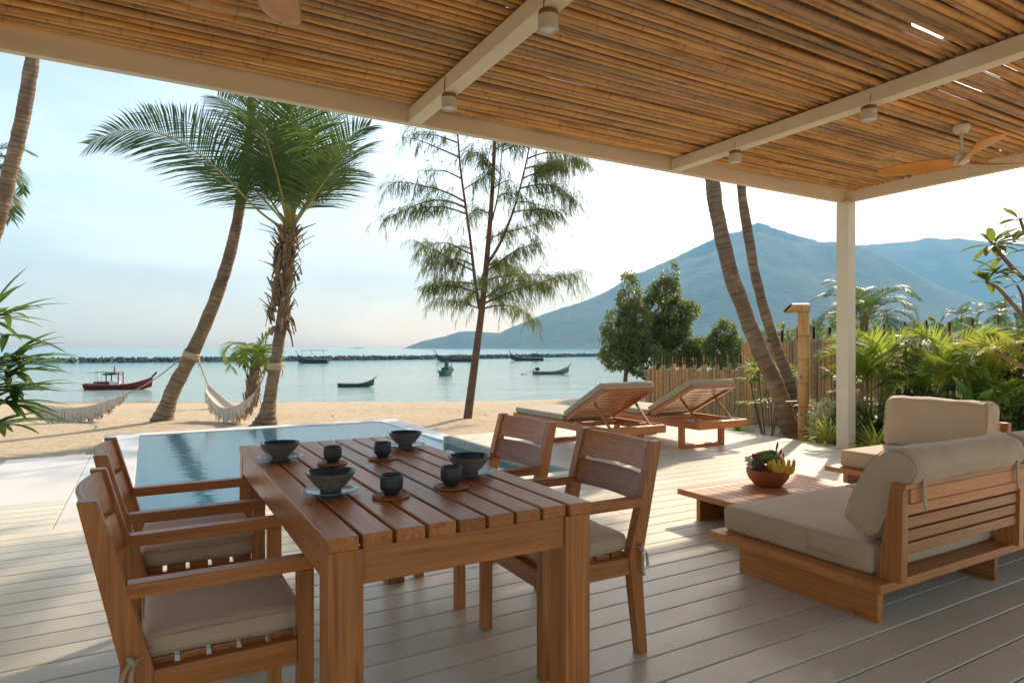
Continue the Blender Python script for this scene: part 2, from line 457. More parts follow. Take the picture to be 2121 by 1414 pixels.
# ================================================================== SETTING
SEA = -2.2
SHORE = [(-4000,900),(-300,220),(-60,80),(-25,59),(-8,50.5),(7.8,42),(11.4,37.6),(16,31.5),(19.6,27.4),(25,22),(45,18),(60,40),(90,75),(160,130),(400,400),(1500,1500),(6000,6000)]
def shore_y(x):
    if x <= SHORE[0][0]: return SHORE[0][1]
    for (a,b),(c,d) in zip(SHORE, SHORE[1:]):
        if x <= c: return b + (d-b)*(x-a)/(c-a)
    return SHORE[-1][1]
def sand_z(x, y):
    yw = max(shore_y(x), 18.0); a = -.22 - .1*min(1, max(0, (y-9)/6.5))
    z = a + (SEA-a)*(y-15.5)/(yw-15.5) if y > 15.5 else a
    return max(z, -8.0)
def rng(a, b, s):
    n = max(1, int(round((b-a)/s))); return [a + (b-a)*i/n for i in range(n)]
xs = [-6000,-2000,-600,-200,-100,-60] + rng(-40,-10,3) + rng(-10,-1.31,.5) + rng(-1.31,-.1,.4) + rng(-.1,3.56,.3) + rng(3.56,12,.32) + rng(12,30,1.0) + rng(30,70,4) + [70,90,120,160,250,400,800,1500,3000,6000]
ys = [-3000,-500,-100,-30,-10,0] + [5.2] + rng(6,10.95,.8) + rng(10.95,24,.28) + rng(24,60,.8) + [60,66,74,80,100,130,180,260,400,800,1500,3000,6000]
mb = MB(); W = len(xs)
for y in ys:
    for x in xs:
        z = sand_z(x, y)
        if 8 < y < 70 and -30 < x < 40:
            z += (noise.noise((x*.55, y*.55, 3.0))*.05 + noise.noise((x*1.9, y*1.9, 9.0))*.022) * min(1, (y-8)/3)
        mb.v.append((x, y, z))
for j in range(len(ys)-1):
    for i in range(W-1):
        cx = (xs[i]+xs[i+1])/2; cy = (ys[j]+ys[j+1])/2
        if -.1 < cx < 3.56 and 5.2 < cy < 10.95: continue
        mb.f.append((j*W+i, j*W+i+1, (j+1)*W+i+1, (j+1)*W+i)); mb.m.append(0)
tag(mb.build('beach_sand', 'sand'), kind='structure')

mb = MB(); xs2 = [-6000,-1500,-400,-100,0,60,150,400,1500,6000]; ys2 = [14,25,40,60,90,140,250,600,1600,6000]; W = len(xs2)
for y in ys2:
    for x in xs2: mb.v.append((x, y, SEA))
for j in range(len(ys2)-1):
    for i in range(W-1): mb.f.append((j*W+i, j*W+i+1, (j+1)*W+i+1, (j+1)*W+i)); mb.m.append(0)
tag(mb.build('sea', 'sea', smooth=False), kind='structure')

# ---- hills across the bay, forested, several kilometres of air in front of them
YAW = math.atan(755.0/1329.0); FW = Vector((math.sin(YAW), math.cos(YAW), 0)); RT = Vector((math.cos(YAW), -math.sin(YAW), 0))
def lerp_list(L, x):
    if x <= L[0][0]: return L[0][1]
    for (a,b),(c,d) in zip(L, L[1:]):
        if x <= c: return b + (d-b)*(x-a)/(c-a)
    return L[-1][1]
def hill(name, lateral, ridge, shore_d, ridge_d, back_d, step, rows, seed):
    """lateral: metres sideways per metre of distance; ridge: height of the crest in metres at each"""
    mb = MB(); k0, k1 = lateral; n = int((k1-k0)/step)+1; nr = rows + rows//2
    for r in range(nr+1):
        for i in range(n):
            k = k0 + (k1-k0)*i/(n-1); H = lerp_list(ridge, k)
            sd = lerp_list(shore_d, k); rd = lerp_list(ridge_d, k)
            if r <= rows:
                t = r/rows; d = sd + (rd-sd)*t; h = H * (t**1.15 * .55 + .45*math.sin(t*math.pi/2)**2)
            else:
                t = (r-rows)/(nr-rows); d = rd + back_d*t; h = H*(1-t)**1.2
            p = FW*d + RT*(k*d)
            env = math.sin(math.pi*min(1, r/rows*.5 if r <= rows else .5+.5*t)) if r else 0
            w = noise.fractal((p.x/420+seed, p.y/420, seed), 1.0, 2.0, 5) * min(60, H*.14) * (1 if r != rows else .12) * min(1, r/3)
            j = noise.noise((p.x/16, p.y/16, seed*3)) * 4.0 * min(1, r/2) * min(1, H/60)
            mb.v.append((p.x, p.y, SEA - 1 + max(0, h + w*env + j)))
    for r in range(nr):
        for i in range(n-1): mb.f.append((r*n+i, r*n+i+1, (r+1)*n+i+1, (r+1)*n+i)); mb.m.append(0)
    o = mb.build(name, 'forest'); return tag(o, kind='structure')
def K(px): return (px-1060.5)/1329.0
RD1 = [(K(820),2300),(K(1100),2500),(K(1570),2700),(K(2300),2500)]
pr = [(838,719),(850,714),(872,705),(895,700),(920,695),(945,687),(962,684),(985,685),(1010,687),(1035,688),(1060,676),(1090,664),(1120,651),(1150,640),(1200,625),(1230,614),(1260,600),(1300,580),(1330,562),(1365,546),(1400,530),(1435,512),(1470,496),(1495,485),(1512,479),(1530,478),(1545,471),(1556,463),(1570,457),(1586,461),(1600,468),(1630,478),(1650,485),(1680,494),(1700,500),(1735,509),(1780,524),(1850,548),(1950,592),(2050,625),(2121,640),(2300,665)]
hill('mountain', (K(834), K(2300)), [(K(a), (720-b)/1329.0*lerp_list(RD1,K(a))+1.5) for a, b in pr], [(K(834),2250),(K(1000),1900),(K(1300),1500),(K(2300),1300)], RD1, 900, .004, 46, 1.7)
RD2 = [(K(1500),3700),(K(2500),3500)]
pr2 = [(1640,560),(1700,520),(1740,508),(1775,504),(1810,503),(1850,499),(1890,497),(1930,493),(1960,495),(1990,495),(2040,500),(2090,502),(2150,506),(2300,520),(2500,560)]
hill('far_mountain', (K(1640), K(2500)), [(K(a), (720-b)/1329.0*3600+1.5) for a, b in pr2], [(K(1600),2900),(K(2500),2700)], RD2, 700, .005, 26, 5.3)
pr3 = [(726,720),(733,718.6),(740,718),(748,718.8),(755,720)]
hill('islet', (K(727), K(755)), [(K(a), (720-b)/1329.0*3000+2.2) for a, b in pr3], [(K(727),2960),(K(755),2960)], [(K(727),3000),(K(755),3000)], 40, .002, 6, 2.2)

# ---- the air over the bay
hz = bpy.data.materials.new('haze'); hz.use_nodes = True; hz.node_tree.nodes.clear()
vo = hz.node_tree.nodes.new('ShaderNodeVolumePrincipled'); ho = hz.node_tree.nodes.new('ShaderNodeOutputMaterial')
vo.inputs['Color'].default_value = (.27,.63,1.0,1); vo.inputs['Absorption Color'].default_value = (.20,.20,.20,1); vo.inputs['Density'].default_value = .00033; vo.inputs['Anisotropy'].default_value = 0.0
hz.node_tree.links.new(vo.outputs[0], ho.inputs['Volume']); MAT['haze'] = hz
mb = MB(); mb.box(-6100, 6100, -3100, 6100, -9.5, 660)
tag(mb.build('haze', 'haze', smooth=False), 'pale bluish haze in the air over the whole bay', 'haze', kind='stuff')

# ---- deck: every board its own piece
DK = bpy.data.objects.new('deck', None); COL.objects.link(DK); tag(DK, kind='structure')
PITCH = .157
BM = {}
def deck_board(x0, x1, y0, wd=PITCH-.007):
    L = round(x1-x0, 2); key = (L, round(wd,4)); me = BM.get(key)
    if me is None:
        bm = bmesh.new(); bmesh.ops.create_cube(bm, size=1.0); bmesh.ops.scale(bm, vec=(L-.003, wd, .025), verts=bm.verts)
        bmesh.ops.bevel(bm, geom=[e for e in bm.edges], offset=.003, segments=1, affect='EDGES')
        me = bpy.data.meshes.new('deck_board'); bm.to_mesh(me); bm.free(); me.materials.append(MAT['deck']); BM[key] = me
    o = bpy.data.objects.new('deck_board', me); COL.objects.link(o); o.parent = DK
    o.location = ((x0+x1)/2, y0 + wd/2, -.0125 + random.uniform(-.0004,.0004))
DX0, DX1 = -1.31, 7.35
y = 5.2 - PITCH*40; i = 0
while y < 5.19:
    js = [DX0, 1.62 if (i//3) % 2 else 4.10, DX1] if (i//5) % 2 else [DX0, 3.0, 5.6, DX1]
    for a, b in zip(js, js[1:]): deck_board(a, b, y)
    y += PITCH; i += 1
for k in range(6): deck_board(DX0, -.55, 5.2 + k*PITCH)
for k in range(18):
    y = 5.2 + k*PITCH
    js = [3.62, 5.5 if (k//3) % 2 else 6.2, DX1]
    for a, b in zip(js, js[1:]): deck_board(a, b, y)
mb = MB(); mb.box(DX0+.01, DX1-.01, -1.0, 5.195, -.20, -.045); mb.box(3.6, DX1-.01, 5.195, 8.02, -.20, -.045); mb.box(DX0+.01, -.56, 5.195, 6.13, -.20, -.045)
mb.build('joist_bed', 'deck_under', DK, smooth=False)
box('edge_trim', DX1-.002, DX1+.03, -1.0, 8.06, -.2, -.001, 'deck', DK, .004)
box('edge_trim', 3.50, DX1-.003, 8.03, 8.06, -.2, -.001, 'deck', DK, .004)

# ---- pool
PL = bpy.data.objects.new('pool', None); COL.objects.link(PL); tag(PL, kind='structure')
mb = MB(); x0, x1, y0, y1 = -.1, 3.56, 5.2, 10.95
mb.add([(x0,y0,-1.35),(x1,y0,-1.35),(x1,y1,-1.35),(x0,y1,-1.35),(x0,y0,-.03),(x1,y0,-.03),(x1,y1,-.112),(x0,y1,-.112)],
       [(0,1,2,3),(0,4,5,1),(2,6,7,3),(3,7,4,0),(1,5,6,2)])
mb.build('pool_basin', 'pool_tile', PL, smooth=False)
mb = MB(); nx, ny = 24, 36
for j in range(ny+1):
    for i in range(nx+1): mb.v.append((x0+.002+(x1-x0-.004)*i/nx, y0+.002+(y1-y0-.004)*j/ny, -.10))
for j in range(ny):
    for i in range(nx): mb.f.append((j*(nx+1)+i, j*(nx+1)+i+1, (j+1)*(nx+1)+i+1, (j+1)*(nx+1)+i)); mb.m.append(0)
mb.build('pool_water', 'pool_water', PL)
box('coping_stone', -.55, 3.92, 10.951, 11.25, -.32, -.090, 'white_stone', PL, .008)
box('coping_stone', 3.562, 3.92, 8.07, 10.949, -.32, -.090, 'white_stone', PL, .008)
box('coping_stone', -.55, -.102, 8.64, 10.949, -.32, -.090, 'white_stone', PL, .008)
box('coping_stone', -.548, -.102, 5.202, 8.638, -.30, -.002, 'white_stone', PL, .006)
box('kerb_stone', 3.562, 3.617, 5.2, 8.065, -.34, .003, 'pool_kerb', PL, .006)
mb = MB(); mb.box(3.545, 3.561, 5.2, 8.07, -.4, -.012); mb.build('kerb_face', 'pool_kerb', PL, smooth=False)
for k, (a, b) in enumerate(((-1.31,-.552),)):
    for c, d in ((6.145,7.40),(7.403,8.63)): box('terrace_slab', a, b, c, d, -.2, -.001, 'white_stone', PL, .004)

# ---- pergola
PG = thing('pergola', 'cream steel pergola with a bamboo pole roof and one slim post', 'pergola')
box('post', 7.18, 7.33, 4.62, 4.77, 0.0, 2.932, 'cream_paint', PG, .006)
box('post', -6.30, -6.15, 4.62, 4.77, -.25, 2.932, 'cream_paint', PG, .006)
mb = MB(); mb.box(7.15,7.36,4.59,4.80,.0,.008); mb.build('post_base_plate', 'cream_paint', PG, smooth=False)
box('front_beam', -6.3, 7.33, 4.70, 4.762, 2.933, 3.13, 'cream_paint', PG, .005)
box('side_beam', 7.262, 7.33, -2.4, 4.699, 2.934, 3.13, 'cream_paint', PG, .005)
BX = [-6.28, -3.57, -.905, 1.748, 4.464]
for b in BX: box('cross_beam', b, b+.108, -2.4, 4.699, 2.935, 3.042, 'cream_paint', PG, .005)

def pole_mesh(name, L, r, n, mat, vert=False, seed=0, spacing=.26):
    rd = random.Random(seed); path = []; rad = []; nodes = {}
    def put(s, q, w=0):
        path.append((s, 0, 0) if not vert else (0, 0, s)); rad.append(q)
        if w: nodes[len(path)-1] = w
    s = 0; put(0, r*.98); s = rd.uniform(.08, spacing)
    while s < L - .05:
        q = r * rd.uniform(.96, 1.03)
        nb = rd.uniform(.25,.6); put(s-.016, q*.985); put(s-.006, q*1.04, .2*nb); put(s, q*.985, nb); put(s+.008, q*1.03, .15*nb); put(s+.022, q*.985)
        s += spacing * rd.uniform(.75, 1.25)
    put(L, r*.97)
    mb = MB()
    if not vert:
        b1, b2 = rd.uniform(-.012,.012), rd.uniform(-.012,.012)
        path = [(p[0], b1*math.sin(math.pi*p[0]/L), b2*math.sin(math.pi*p[0]/L)) for p in path]
    mb.tube(path, rad, n, nodes=nodes)
    me = mb.mesh(name); me.materials.append(MAT[mat]); me.set_sharp_from_angle(angle=R(60)); return me
roof_poles = [pole_mesh('bamboo_pole', 2.70, random.uniform(.018,.026), 9, 'bamboo_roof', seed=i, spacing=.3) for i in range(12)]
nvis = 0
bays = [(-.85, 1.80), (1.80, 4.52), (4.52, 7.262)]
ZB = 3.072
GAPS = [(2.45,2.82,3.79),(3.80,4.38,3.89),(5.10,5.60,2.50),(4.00,4.42,2.15),(4.95,5.40,2.24),(2.9,3.3,2.9),(6.2,6.6,3.6),(.2,.5,3.9)]
for bi, (a, b) in enumerate(bays):
    y = 4.69; k = 0
    while y > 1.05:
        me = random.choice(roof_poles)
        if any(a < (g0_+g1_)/2 < b and y-.085 < gy < y for g0_, g1_, gy in GAPS): y -= .014
        st = random.uniform(.048, .070); y -= st
        o = bpy.data.objects.new('bamboo_pole', me); COL.objects.link(o); o.parent = PG
        sl_ = (b - a) / 2.70 * random.uniform(.995, 1.0); fl = random.random() < .5
        o.location = (b if fl else a, y, ZB + random.uniform(-.004,.016))
        o.scale = (sl_, random.uniform(.9,1.08), random.uniform(.9,1.08)); o.rotation_euler = (random.uniform(0,6.28), random.uniform(-.002,.002), (math.pi if fl else 0) + random.uniform(-.0035,.0035))
        nvis += 1
# upper layer and the poles behind and beyond the camera: one joined part
mb = MB()
def joined_pole(a, b, y, z, r):
    s = a; path = []; rad = []; nodes = {}
    by = random.uniform(-.01,.01); bz = random.uniform(-.01,.01)
    while s < b:
        w = random.uniform(.2,.34)
        for ds, q, nw in ((0,.98,0),(w-.012,.98,0),(w-.004,1.06,.6),(w+.004,.98,1.0)):
            t = (s+ds-a)/(b-a)
            if s+ds > b: break
            path.append((s+ds, y+by*math.sin(t*9), z+bz*math.sin(t*7))); rad.append(r*q)
            if nw: nodes[len(path)-1] = nw
        s += w + .012
    path.append((b, y, z)); rad.append(r)
    mb.tube(path, rad, 7, nodes=nodes)
for a, b in [(-6.28,-3.57),(-3.57,-.85)] + bays:
    y = 4.66
    while y > -2.4:
        r = random.uniform(.024,.031)
        near = [g for g in GAPS if a < (g[0]+g[1])/2 < b and abs(g[2]-y) < .075]
        if near: joined_pole(a, near[0][0], y, ZB+.082, r); joined_pole(near[0][1], b, y, ZB+.082, r)
        else: joined_pole(a+random.uniform(0,.02), b-random.uniform(0,.02), y, ZB+.084+random.uniform(-.004,.004), r)
        if a < -1 or y < 1.05: joined_pole(a, b, y-.03, ZB+random.uniform(-.005,.005), r)
        y -= r*2*random.uniform(.985, 1.03)
tag(mb.build('upper_bamboo_layer', 'bamboo_roof', PG), kind='stuff')

# ---- lamps under the beams
def lamp(x, y, label):
    t = thing('ceiling_lamp', label, 'lamp', (x, y, 2.935), 0, 'cylinder lamps under the pergola beams')
    mb = MB(); mb.lathe([(.050,0),(.050,-.028)], 32); mb.build('collar', 'lamp_collar', t, auto=40)
    mb = MB(); mb.lathe([(.0475,-.026),(.053,-.028),(.053,-.098),(.050,-.101),(.047,-.0995),(.047,-.094)], 32); mb.build('can', 'lamp_cream', t, auto=40)
    mb = MB(); mb.lathe([(.0001,-.0965),(.0465,-.0965),(.0465,-.0945)], 32, caps=(False, False)); mb.build('lens', 'lamp_lens', t)
    mb = MB(); mb.tube([(-.052,-.05,.1),(-.056,-.046,.02),(-.05,-.035,-.004),(-.046,-.02,-.012)], .003, 6); mb.build('cable', 'bark_thin', t)
lamp(1.80, 2.79, 'cream cylinder lamp under the middle beam, away from the roof edge')
lamp(1.80, 4.04, 'cream cylinder lamp under the middle beam, close to the roof edge')
lamp(4.52, 2.75, 'cream cylinder lamp under the beam next to the fan above the sofa')
lamp(4.52, 3.96, 'cream cylinder lamp near the sea edge, on the beam next to the sofa fan')

# ---- ceiling fans
def fan(loc, ang, label):
    t = thing('ceiling_fan', label, 'fan', loc, 0, 'ceiling fans under the bamboo roof')
    mb = MB(); mb.lathe([(.062,.0),(.062,-.012),(.058,-.035),(.045,-.052),(.018,-.056)], 32); mb.build('mount', 'fan_white', t, auto=50)
    mb = MB(); mb.lathe([(.0125,-.05),(.0125,-.235)], 16); mb.build('rod', 'fan_white', t)
    mb = MB(); mb.lathe([(.02,-.225),(.055,-.235),(.062,-.262),(.05,-.285),(.03,-.29)], 32); mb.build('motor', 'fan_white', t, auto=50)
    mb = MB(); mb.lathe([(.0001,-.314),(.045,-.314),(.055,-.309),(.057,-.292),(.03,-.286)], 32); mb.build('cap', 'fan_white', t, auto=50)
    for k in range(3):
        mb = MB(); secs = []
        for i in range(19):
            u = i/18; r = .02 + u*.62
            w = (.052 + .05*math.sin(min(1,u*1.25)*math.pi*.62)) * (1 if u < .8 else math.sqrt(max(0, 1-((u-.8)/.2)**2))*.999+.001)
            tw = R(26)*(1-u)**1.3 + R(9); sw = .035*math.sin(u*2.6)
            sec = []
            for q in range(10):
                a = 2*math.pi*q/10; lx = math.cos(a)*w; lz = math.sin(a)*.006
                sec.append((r, sw + lx*math.cos(tw), -.295 + lx*math.sin(tw) + lz + .02*u))
            secs.append(sec)
        mb.loft(secs)
        o = mb.build('blade', 'fan_blade', t, rot=(0,0,ang + k*2*math.pi/3))
fan((5.90, 2.80, 3.045), R(102), 'ceiling fan with three orange wood blades above the far sofa')
fan((.46, 2.62, 3.045), R(78), 'ceiling fan above the dining table with only a blade tip in view')

# ---- bamboo fences
FX = 9.8
def fence_poles(root, y_a, y_b, base, tall_lo, tall_hi, every):
    rd = random.Random(int(y_a*10)); y = y_a; k = 0; tops = {}
    cache = {}
    while y > y_b:
        r = rd.uniform(.027,.034)
        istall = (k % every == every-1)
        ph = (k % every)/(every-1)
        u = (y_a-y)/(y_a-y_b)
        tall = tall_lo + (tall_hi-tall_lo)*u
        top = tall + rd.uniform(-.02,.02) if istall else base + (tall_lo-base)*.0 + (tall-base)*.42*ph**1.6 + (tall_hi-tall_lo)*u*.6 + rd.uniform(-.02,.025)
        z0 = -.30; H = round((top - z0)*25)/25
        key = (H, istall, rd.randint(0,2)); me = cache.get(key)
        if me is None:
            if not istall: me = pole_mesh('bamboo_pole', H, .030, 8, 'bamboo_fence', True, rd.randint(0,999), .2)
            else:
                full = H - .17*min(1.2, H/1.4)
                mb = MB(); s = 0; path=[]; rad=[]; nodes={}
                while s < full-.05:
                    for ds,q,nw in ((0,.99,0),(.17,.985,0),(.182,1.06,.5),(.19,.97,1.0),(.198,1.05,.2)):
                        if s+ds < full: path.append((0,0,s+ds)); rad.append(.033*q); 
                        if nw and s+ds < full: nodes[len(path)-1]=nw
                    s += .21
                path.append((0,0,full)); rad.append(.033)
                mb.tube(path, rad, 8, nodes=nodes)
                # split half shell standing above, dark inside
                m = 7; ro, ri = .034, .026; vs = []
                for zz in (full-.002, H):
                    for rr_ in (ro, ri):
                        for q in range(m): a = math.pi*.12 + math.pi*.86*q/(m-1); vs.append((rr_*math.cos(a), rr_*math.sin(a), zz))
                for q in range(m-1):
                    mb.add([vs[q],vs[q+1],vs[2*m+q+1],vs[2*m+q]], [(0,1,2,3)])
                    mb.add([vs[m+q],vs[m+q+1],vs[3*m+q+1],vs[3*m+q]], [(3,2,1,0)], 1)
                    mb.add([vs[2*m+q],vs[2*m+q+1],vs[3*m+q+1],vs[3*m+q]], [(0,1,2,3)])
                for q in (0, m-1): mb.add([vs[q],vs[m+q],vs[3*m+q],vs[2*m+q]], [(0,1,2,3)])
                me = mb.mesh('bamboo_pole'); me.materials.append(MAT['bamboo_fence']); me.materials.append(MAT['bamboo_inside']); me.set_sharp_from_angle(angle=R(60))
            cache[key] = me
        o = bpy.data.objects.new('bamboo_pole', me); COL.objects.link(o); o.parent = root
        o.location = (FX + rd.uniform(-.012,.012), y, z0); s = r/.030
        o.scale = (s, s, top_scale(top, z0, H)); o.rotation_euler = (rd.uniform(-.006,.006), rd.uniform(-.006,.006), R(-12) + rd.uniform(-.3,.3) if istall else rd.uniform(0,6.28))
        y -= r*2*.985; k += 1
def top_scale(top, z0, H): return (top - z0)/H
f1 = thing('bamboo_fence', 'low stretch of bamboo pole fence that ends behind the sun loungers', 'fence', group='bamboo fences')
fence_poles(f1, 11.08, 8.42, .70, .98, 1.06, 5)
f2 = thing('bamboo_fence', 'taller stretch of bamboo pole fence behind the shower and garden plants', 'fence', group='bamboo fences')
fence_poles(f2, 8.38, 1.6, 1.26, 1.50, 1.66, 5)
for f, a, b, zz in ((f1, 8.42, 11.05, (.2,.55)), (f2, 1.65, 8.36, (.3,.95))):
    for z in zz: box('rail', FX+.036, FX+.075, a, b, z, z+.05, 'wood', f)

# ================================================================== FURNITURE
def cushion(name, x0, x1, y0, y1, z0, z1, mat, parent, r=.025, bulge=.012, seed=0, wr=.004, piping=True):
    hx, hy, hz_ = (x1-x0)/2, (y1-y0)/2, (z1-z0)/2; r = min(r, hz_*.95)
    def us(h):
        m = 12; inner = [-(h-r) + 2*(h-r)*i/m for i in range(m+1)]
        e = [h - r*(1-s) for s in (.35,.7,1.0)]
        return sorted([-q for q in e] + inner + e)
    U = {0: us(hx), 1: us(hy), 2: us(hz_) if hz_ > r*1.2 else [-hz_, -hz_*.6, -hz_*.25, hz_*.25, hz_*.6, hz_]}
    bm = bmesh.new(); h = (hx, hy, hz_)
    for ax in range(3):
        a, b = [(1,2),(0,2),(0,1)][ax]
        for sg in (-1, 1):
            grid = []
            for ua in U[a]:
                row = []
                for ub in U[b]:
                    q = [0,0,0]; q[ax] = sg*h[ax]; q[a] = ua; q[b] = ub
                    c = [max(-(h[i]-r), min(h[i]-r, q[i])) for i in range(3)]
                    d = Vector([q[i]-c[i] for i in range(3)])
                    p = Vector(c) + (d.normalized()*r if d.length > 1e-9 else d)
                    px, py, pz = p.x/hx, p.y/hy, p.z/hz_
                    p.z += bulge*max(0,1-px*px)**.6*max(0,1-py*py)**.6*(1 if pz > 0 else -.4)*abs(pz)
                    edge_ = max(abs(px), abs(py)); nn = noise.noise((p.x*6+seed, p.y*6, p.z*11+seed))*wr*1.3 + noise.noise((p.x*13+seed, p.y*31, p.z*17))*wr*.5*(.4+edge_**3*1.4) + noise.noise((p.x*34+seed, p.y*12, p.z*20))*wr*.4*(.3+edge_**3*1.4)
                    p += p.normalized()*nn
                    row.append(bm.verts.new(p))
                grid.append(row)
            for i in range(len(U[a])-1):
                for j in range(len(U[b])-1):
                    f = (grid[i][j], grid[i+1][j], grid[i+1][j+1], grid[i][j+1])
                    bm.faces.new(f)
    bmesh.ops.remove_doubles(bm, verts=bm.verts, dist=.0008)
    bmesh.ops.recalc_face_normals(bm, faces=bm.faces)
    for f in bm.faces: f.smooth = True
    me = bpy.data.meshes.new(name); bm.to_mesh(me); bm.free(); me.materials.append(MAT[mat])
    o = bpy.data.objects.new(name, me); COL.objects.link(o); o.location = ((x0+x1)/2,(y0+y1)/2,(z0+z1)/2); o.parent = parent
    if piping:
        for sg in (1, -1):
            mb = MB(); ring = []; q = r*.55
            for k in range(44):
                a = 2*math.pi*k/44; cx_, cy_ = math.cos(a), math.sin(a)
                sx = math.copysign(abs(cx_)**.16, cx_)*(hx-.004); sy = math.copysign(abs(cy_)**.16, cy_)*(hy-.004)
                ring.append((sx, sy, sg*(hz_-r*.42)))
            ring.append(ring[0]); mb.tube(ring, .0028, 5, caps=False); mb.build('piping', 'fabric_piping', o)
    return o
def strap(name, pts, w, mat, parent, th=.0015, k=6):
    P = spline(pts, k); mb = MB(); secs = []
    for i, p in enumerate(P):
        t = (P[min(i+1,len(P)-1)] - P[max(i-1,0)]).normalized()
        s = t.cross(Vector((0,0,1))); s = s.normalized() if s.length > .35 else Vector((1,0,0)); n_ = s.cross(t)
        tw = noise.noise((p.x*9, p.y*9, p.z*9))*.25; s2 = s*math.cos(tw) + n_*math.sin(tw); n2 = n_*math.cos(tw) - s*math.sin(tw)
        secs.append([p+s2*w/2+n2*th, p-s2*w/2+n2*th, p-s2*w/2-n2*th, p+s2*w/2-n2*th])
    mb.loft(secs); return mb.build(name, mat, parent)

# ---- dining table
TX0, TX1, TY0, TY1, TZ = .372, 1.150, 1.545, 3.225, .742
T = thing('dining_table', 'brown wooden dining table of nine planks set with bowls and cups', 'table', (0,0,0))
pw = (TX1-TX0 - 8*.0105)/9
for i in range(9):
    a = TX0 + i*(pw+.0105); e = 0 if i in (0,8) else .006
    box('plank', a, a+pw, TY0+e, TY1-e, TZ-.034, TZ+random.uniform(-.0006,.0006), 'wood', T, .0035)
LW = .088
for lx in (TX0+.002, TX1-.002-LW):
    for ly in (TY0+.003, TY1-.003-LW): box('leg', lx, lx+LW, ly, ly+LW, 0, TZ-.0345, 'wood', T, .004)
for yy in (TY0+.012, TY1-.012-.03): box('apron', TX0+.002+LW+.0005, TX1-.002-LW-.0005, yy, yy+.03, TZ-.125, TZ-.0345, 'wood', T, .003)
for xx in (TX0+.004, TX1-.004-.03): box('apron', xx, xx+.03, TY0+.003+LW+.0005, TY1-.003-LW-.0005, TZ-.115, TZ-.0345, 'wood', T, .003)
for yy in (2.05, 2.72): box('cross_bar', TX0+.035, TX1-.035, yy, yy+.05, TZ-.075, TZ-.0348, 'wood', T, .002)

# ---- dining chairs (front legs at local x = 0, back towards +x)
def make_chair():
    t = thing('dining_chair', 'x', 'chair', group='wooden dining chairs around the table')
    Wd = .262; lw = .043
    for s in (-1, 1):
        a, b = (s*Wd, s*(Wd-lw)) if s < 0 else (s*(Wd-lw), s*Wd)
        box('front_leg', 0, .047, a, b, 0, .5755, 'wood', t, .003)
        prism('back_leg', [(.478,0),(.522,0),(.492,.36),(.602,.828),(.556,.828),(.424,.385)], 'y', a+.001, b-.001, 'wood_z', t)
        box('armrest', -.001, .490, a-.001, b+.001, .576, .613, 'wood', t, .003)
        box('side_rail', .0475, .444, a+.008, b-.006, .318, .385, 'wood', t, .003)
    box('front_rail', .008, .034, -Wd+lw+.0005, Wd-lw-.0005, .318, .385, 'wood', t, .003)
    box('back_rail', .438, .466, -Wd+lw+.0005, Wd-lw-.0005, .318, .378, 'wood', t, .003)
    for k in range(5):
        x = .05 + k*.081; box('seat_slat', x, x+.066, -Wd+lw+.006, Wd-lw-.006, .372, .3975, 'wood', t, .002)
    for z0, z1 in ((.585,.693),(.708,.822)):
        mb = MB(); secs = []
        for i in range(15):
            yy = -(Wd-lw+.004) + 2*(Wd-lw+.004)*i/14; u = yy/(Wd-lw)
            bow = .034*(1-u*u)
            def xf(z): return .424 + (z-.385)*(.132/.443) + .014 + bow
            secs.append([(xf(z0+.003), yy, z0+.003),(xf(z0)+.004, yy, z0),(xf(z0)+.016, yy, z0),(xf(z0)+.020, yy, z0+.003),
                         (xf(z1-.003)+.020, yy, z1-.003),(xf(z1)+.016, yy, z1),(xf(z1)+.004, yy, z1),(xf(z1-.003), yy, z1-.003)])
        mb.loft(secs); mb.build('back_slat', 'wood_y', t, auto=50)
    cu = cushion('seat_cushion', .022, .455, -.226, .226, .399, .466, 'fabric', t, .028, .016, 3.1, .0065)
    for s in (-1, 1):
        y = s*.245
        strap('tie', [(.185,s*.20,.0),(.205,s*.245,-.002),(.225,s*.268,-.006),(.248,s*.270,-.010)], .012, 'fabric_piping', cu)
        strap('tie', [(.236,s*.270,-.008),(.240,s*.280,-.04),(.243,s*.276,-.085),(.252,s*.274,-.12)], .013, 'fabric_piping', cu)
        strap('tie', [(.240,s*.271,-.008),(.256,s*.282,-.028),(.264,s*.280,-.06),(.270,s*.276,-.085)], .012, 'fabric_piping', cu)
        mb = MB(); mb.tube([(.228,s*.270,-.014),(.238,s*.277,-.006),(.246,s*.272,.002),(.238,s*.268,-.004)], .007, 7); mb.build('knot', 'fabric_piping', cu)
    return t
c0 = make_chair()
c0.scale = (.93,1,1); c0.location = (1.234, 2.205, 0); c0.rotation_euler = (0,0,R(-1.0)); c0['label'] = 'brown wooden armchair on the sofa side of the table, farther from the pool'
place(c0, (1.224, 2.935, 0), R(1.5), 'brown wooden armchair on the sofa side of the table, next to the pool')
place(c0, (.408, 2.117, 0), math.pi+R(.5), 'brown wooden armchair with tied cushion, opposite the sofa and farther from the pool')
place(c0, (.400, 2.885, 0), math.pi-R(1.0), 'brown wooden armchair with tied cushion, opposite the sofa and next to the pool')

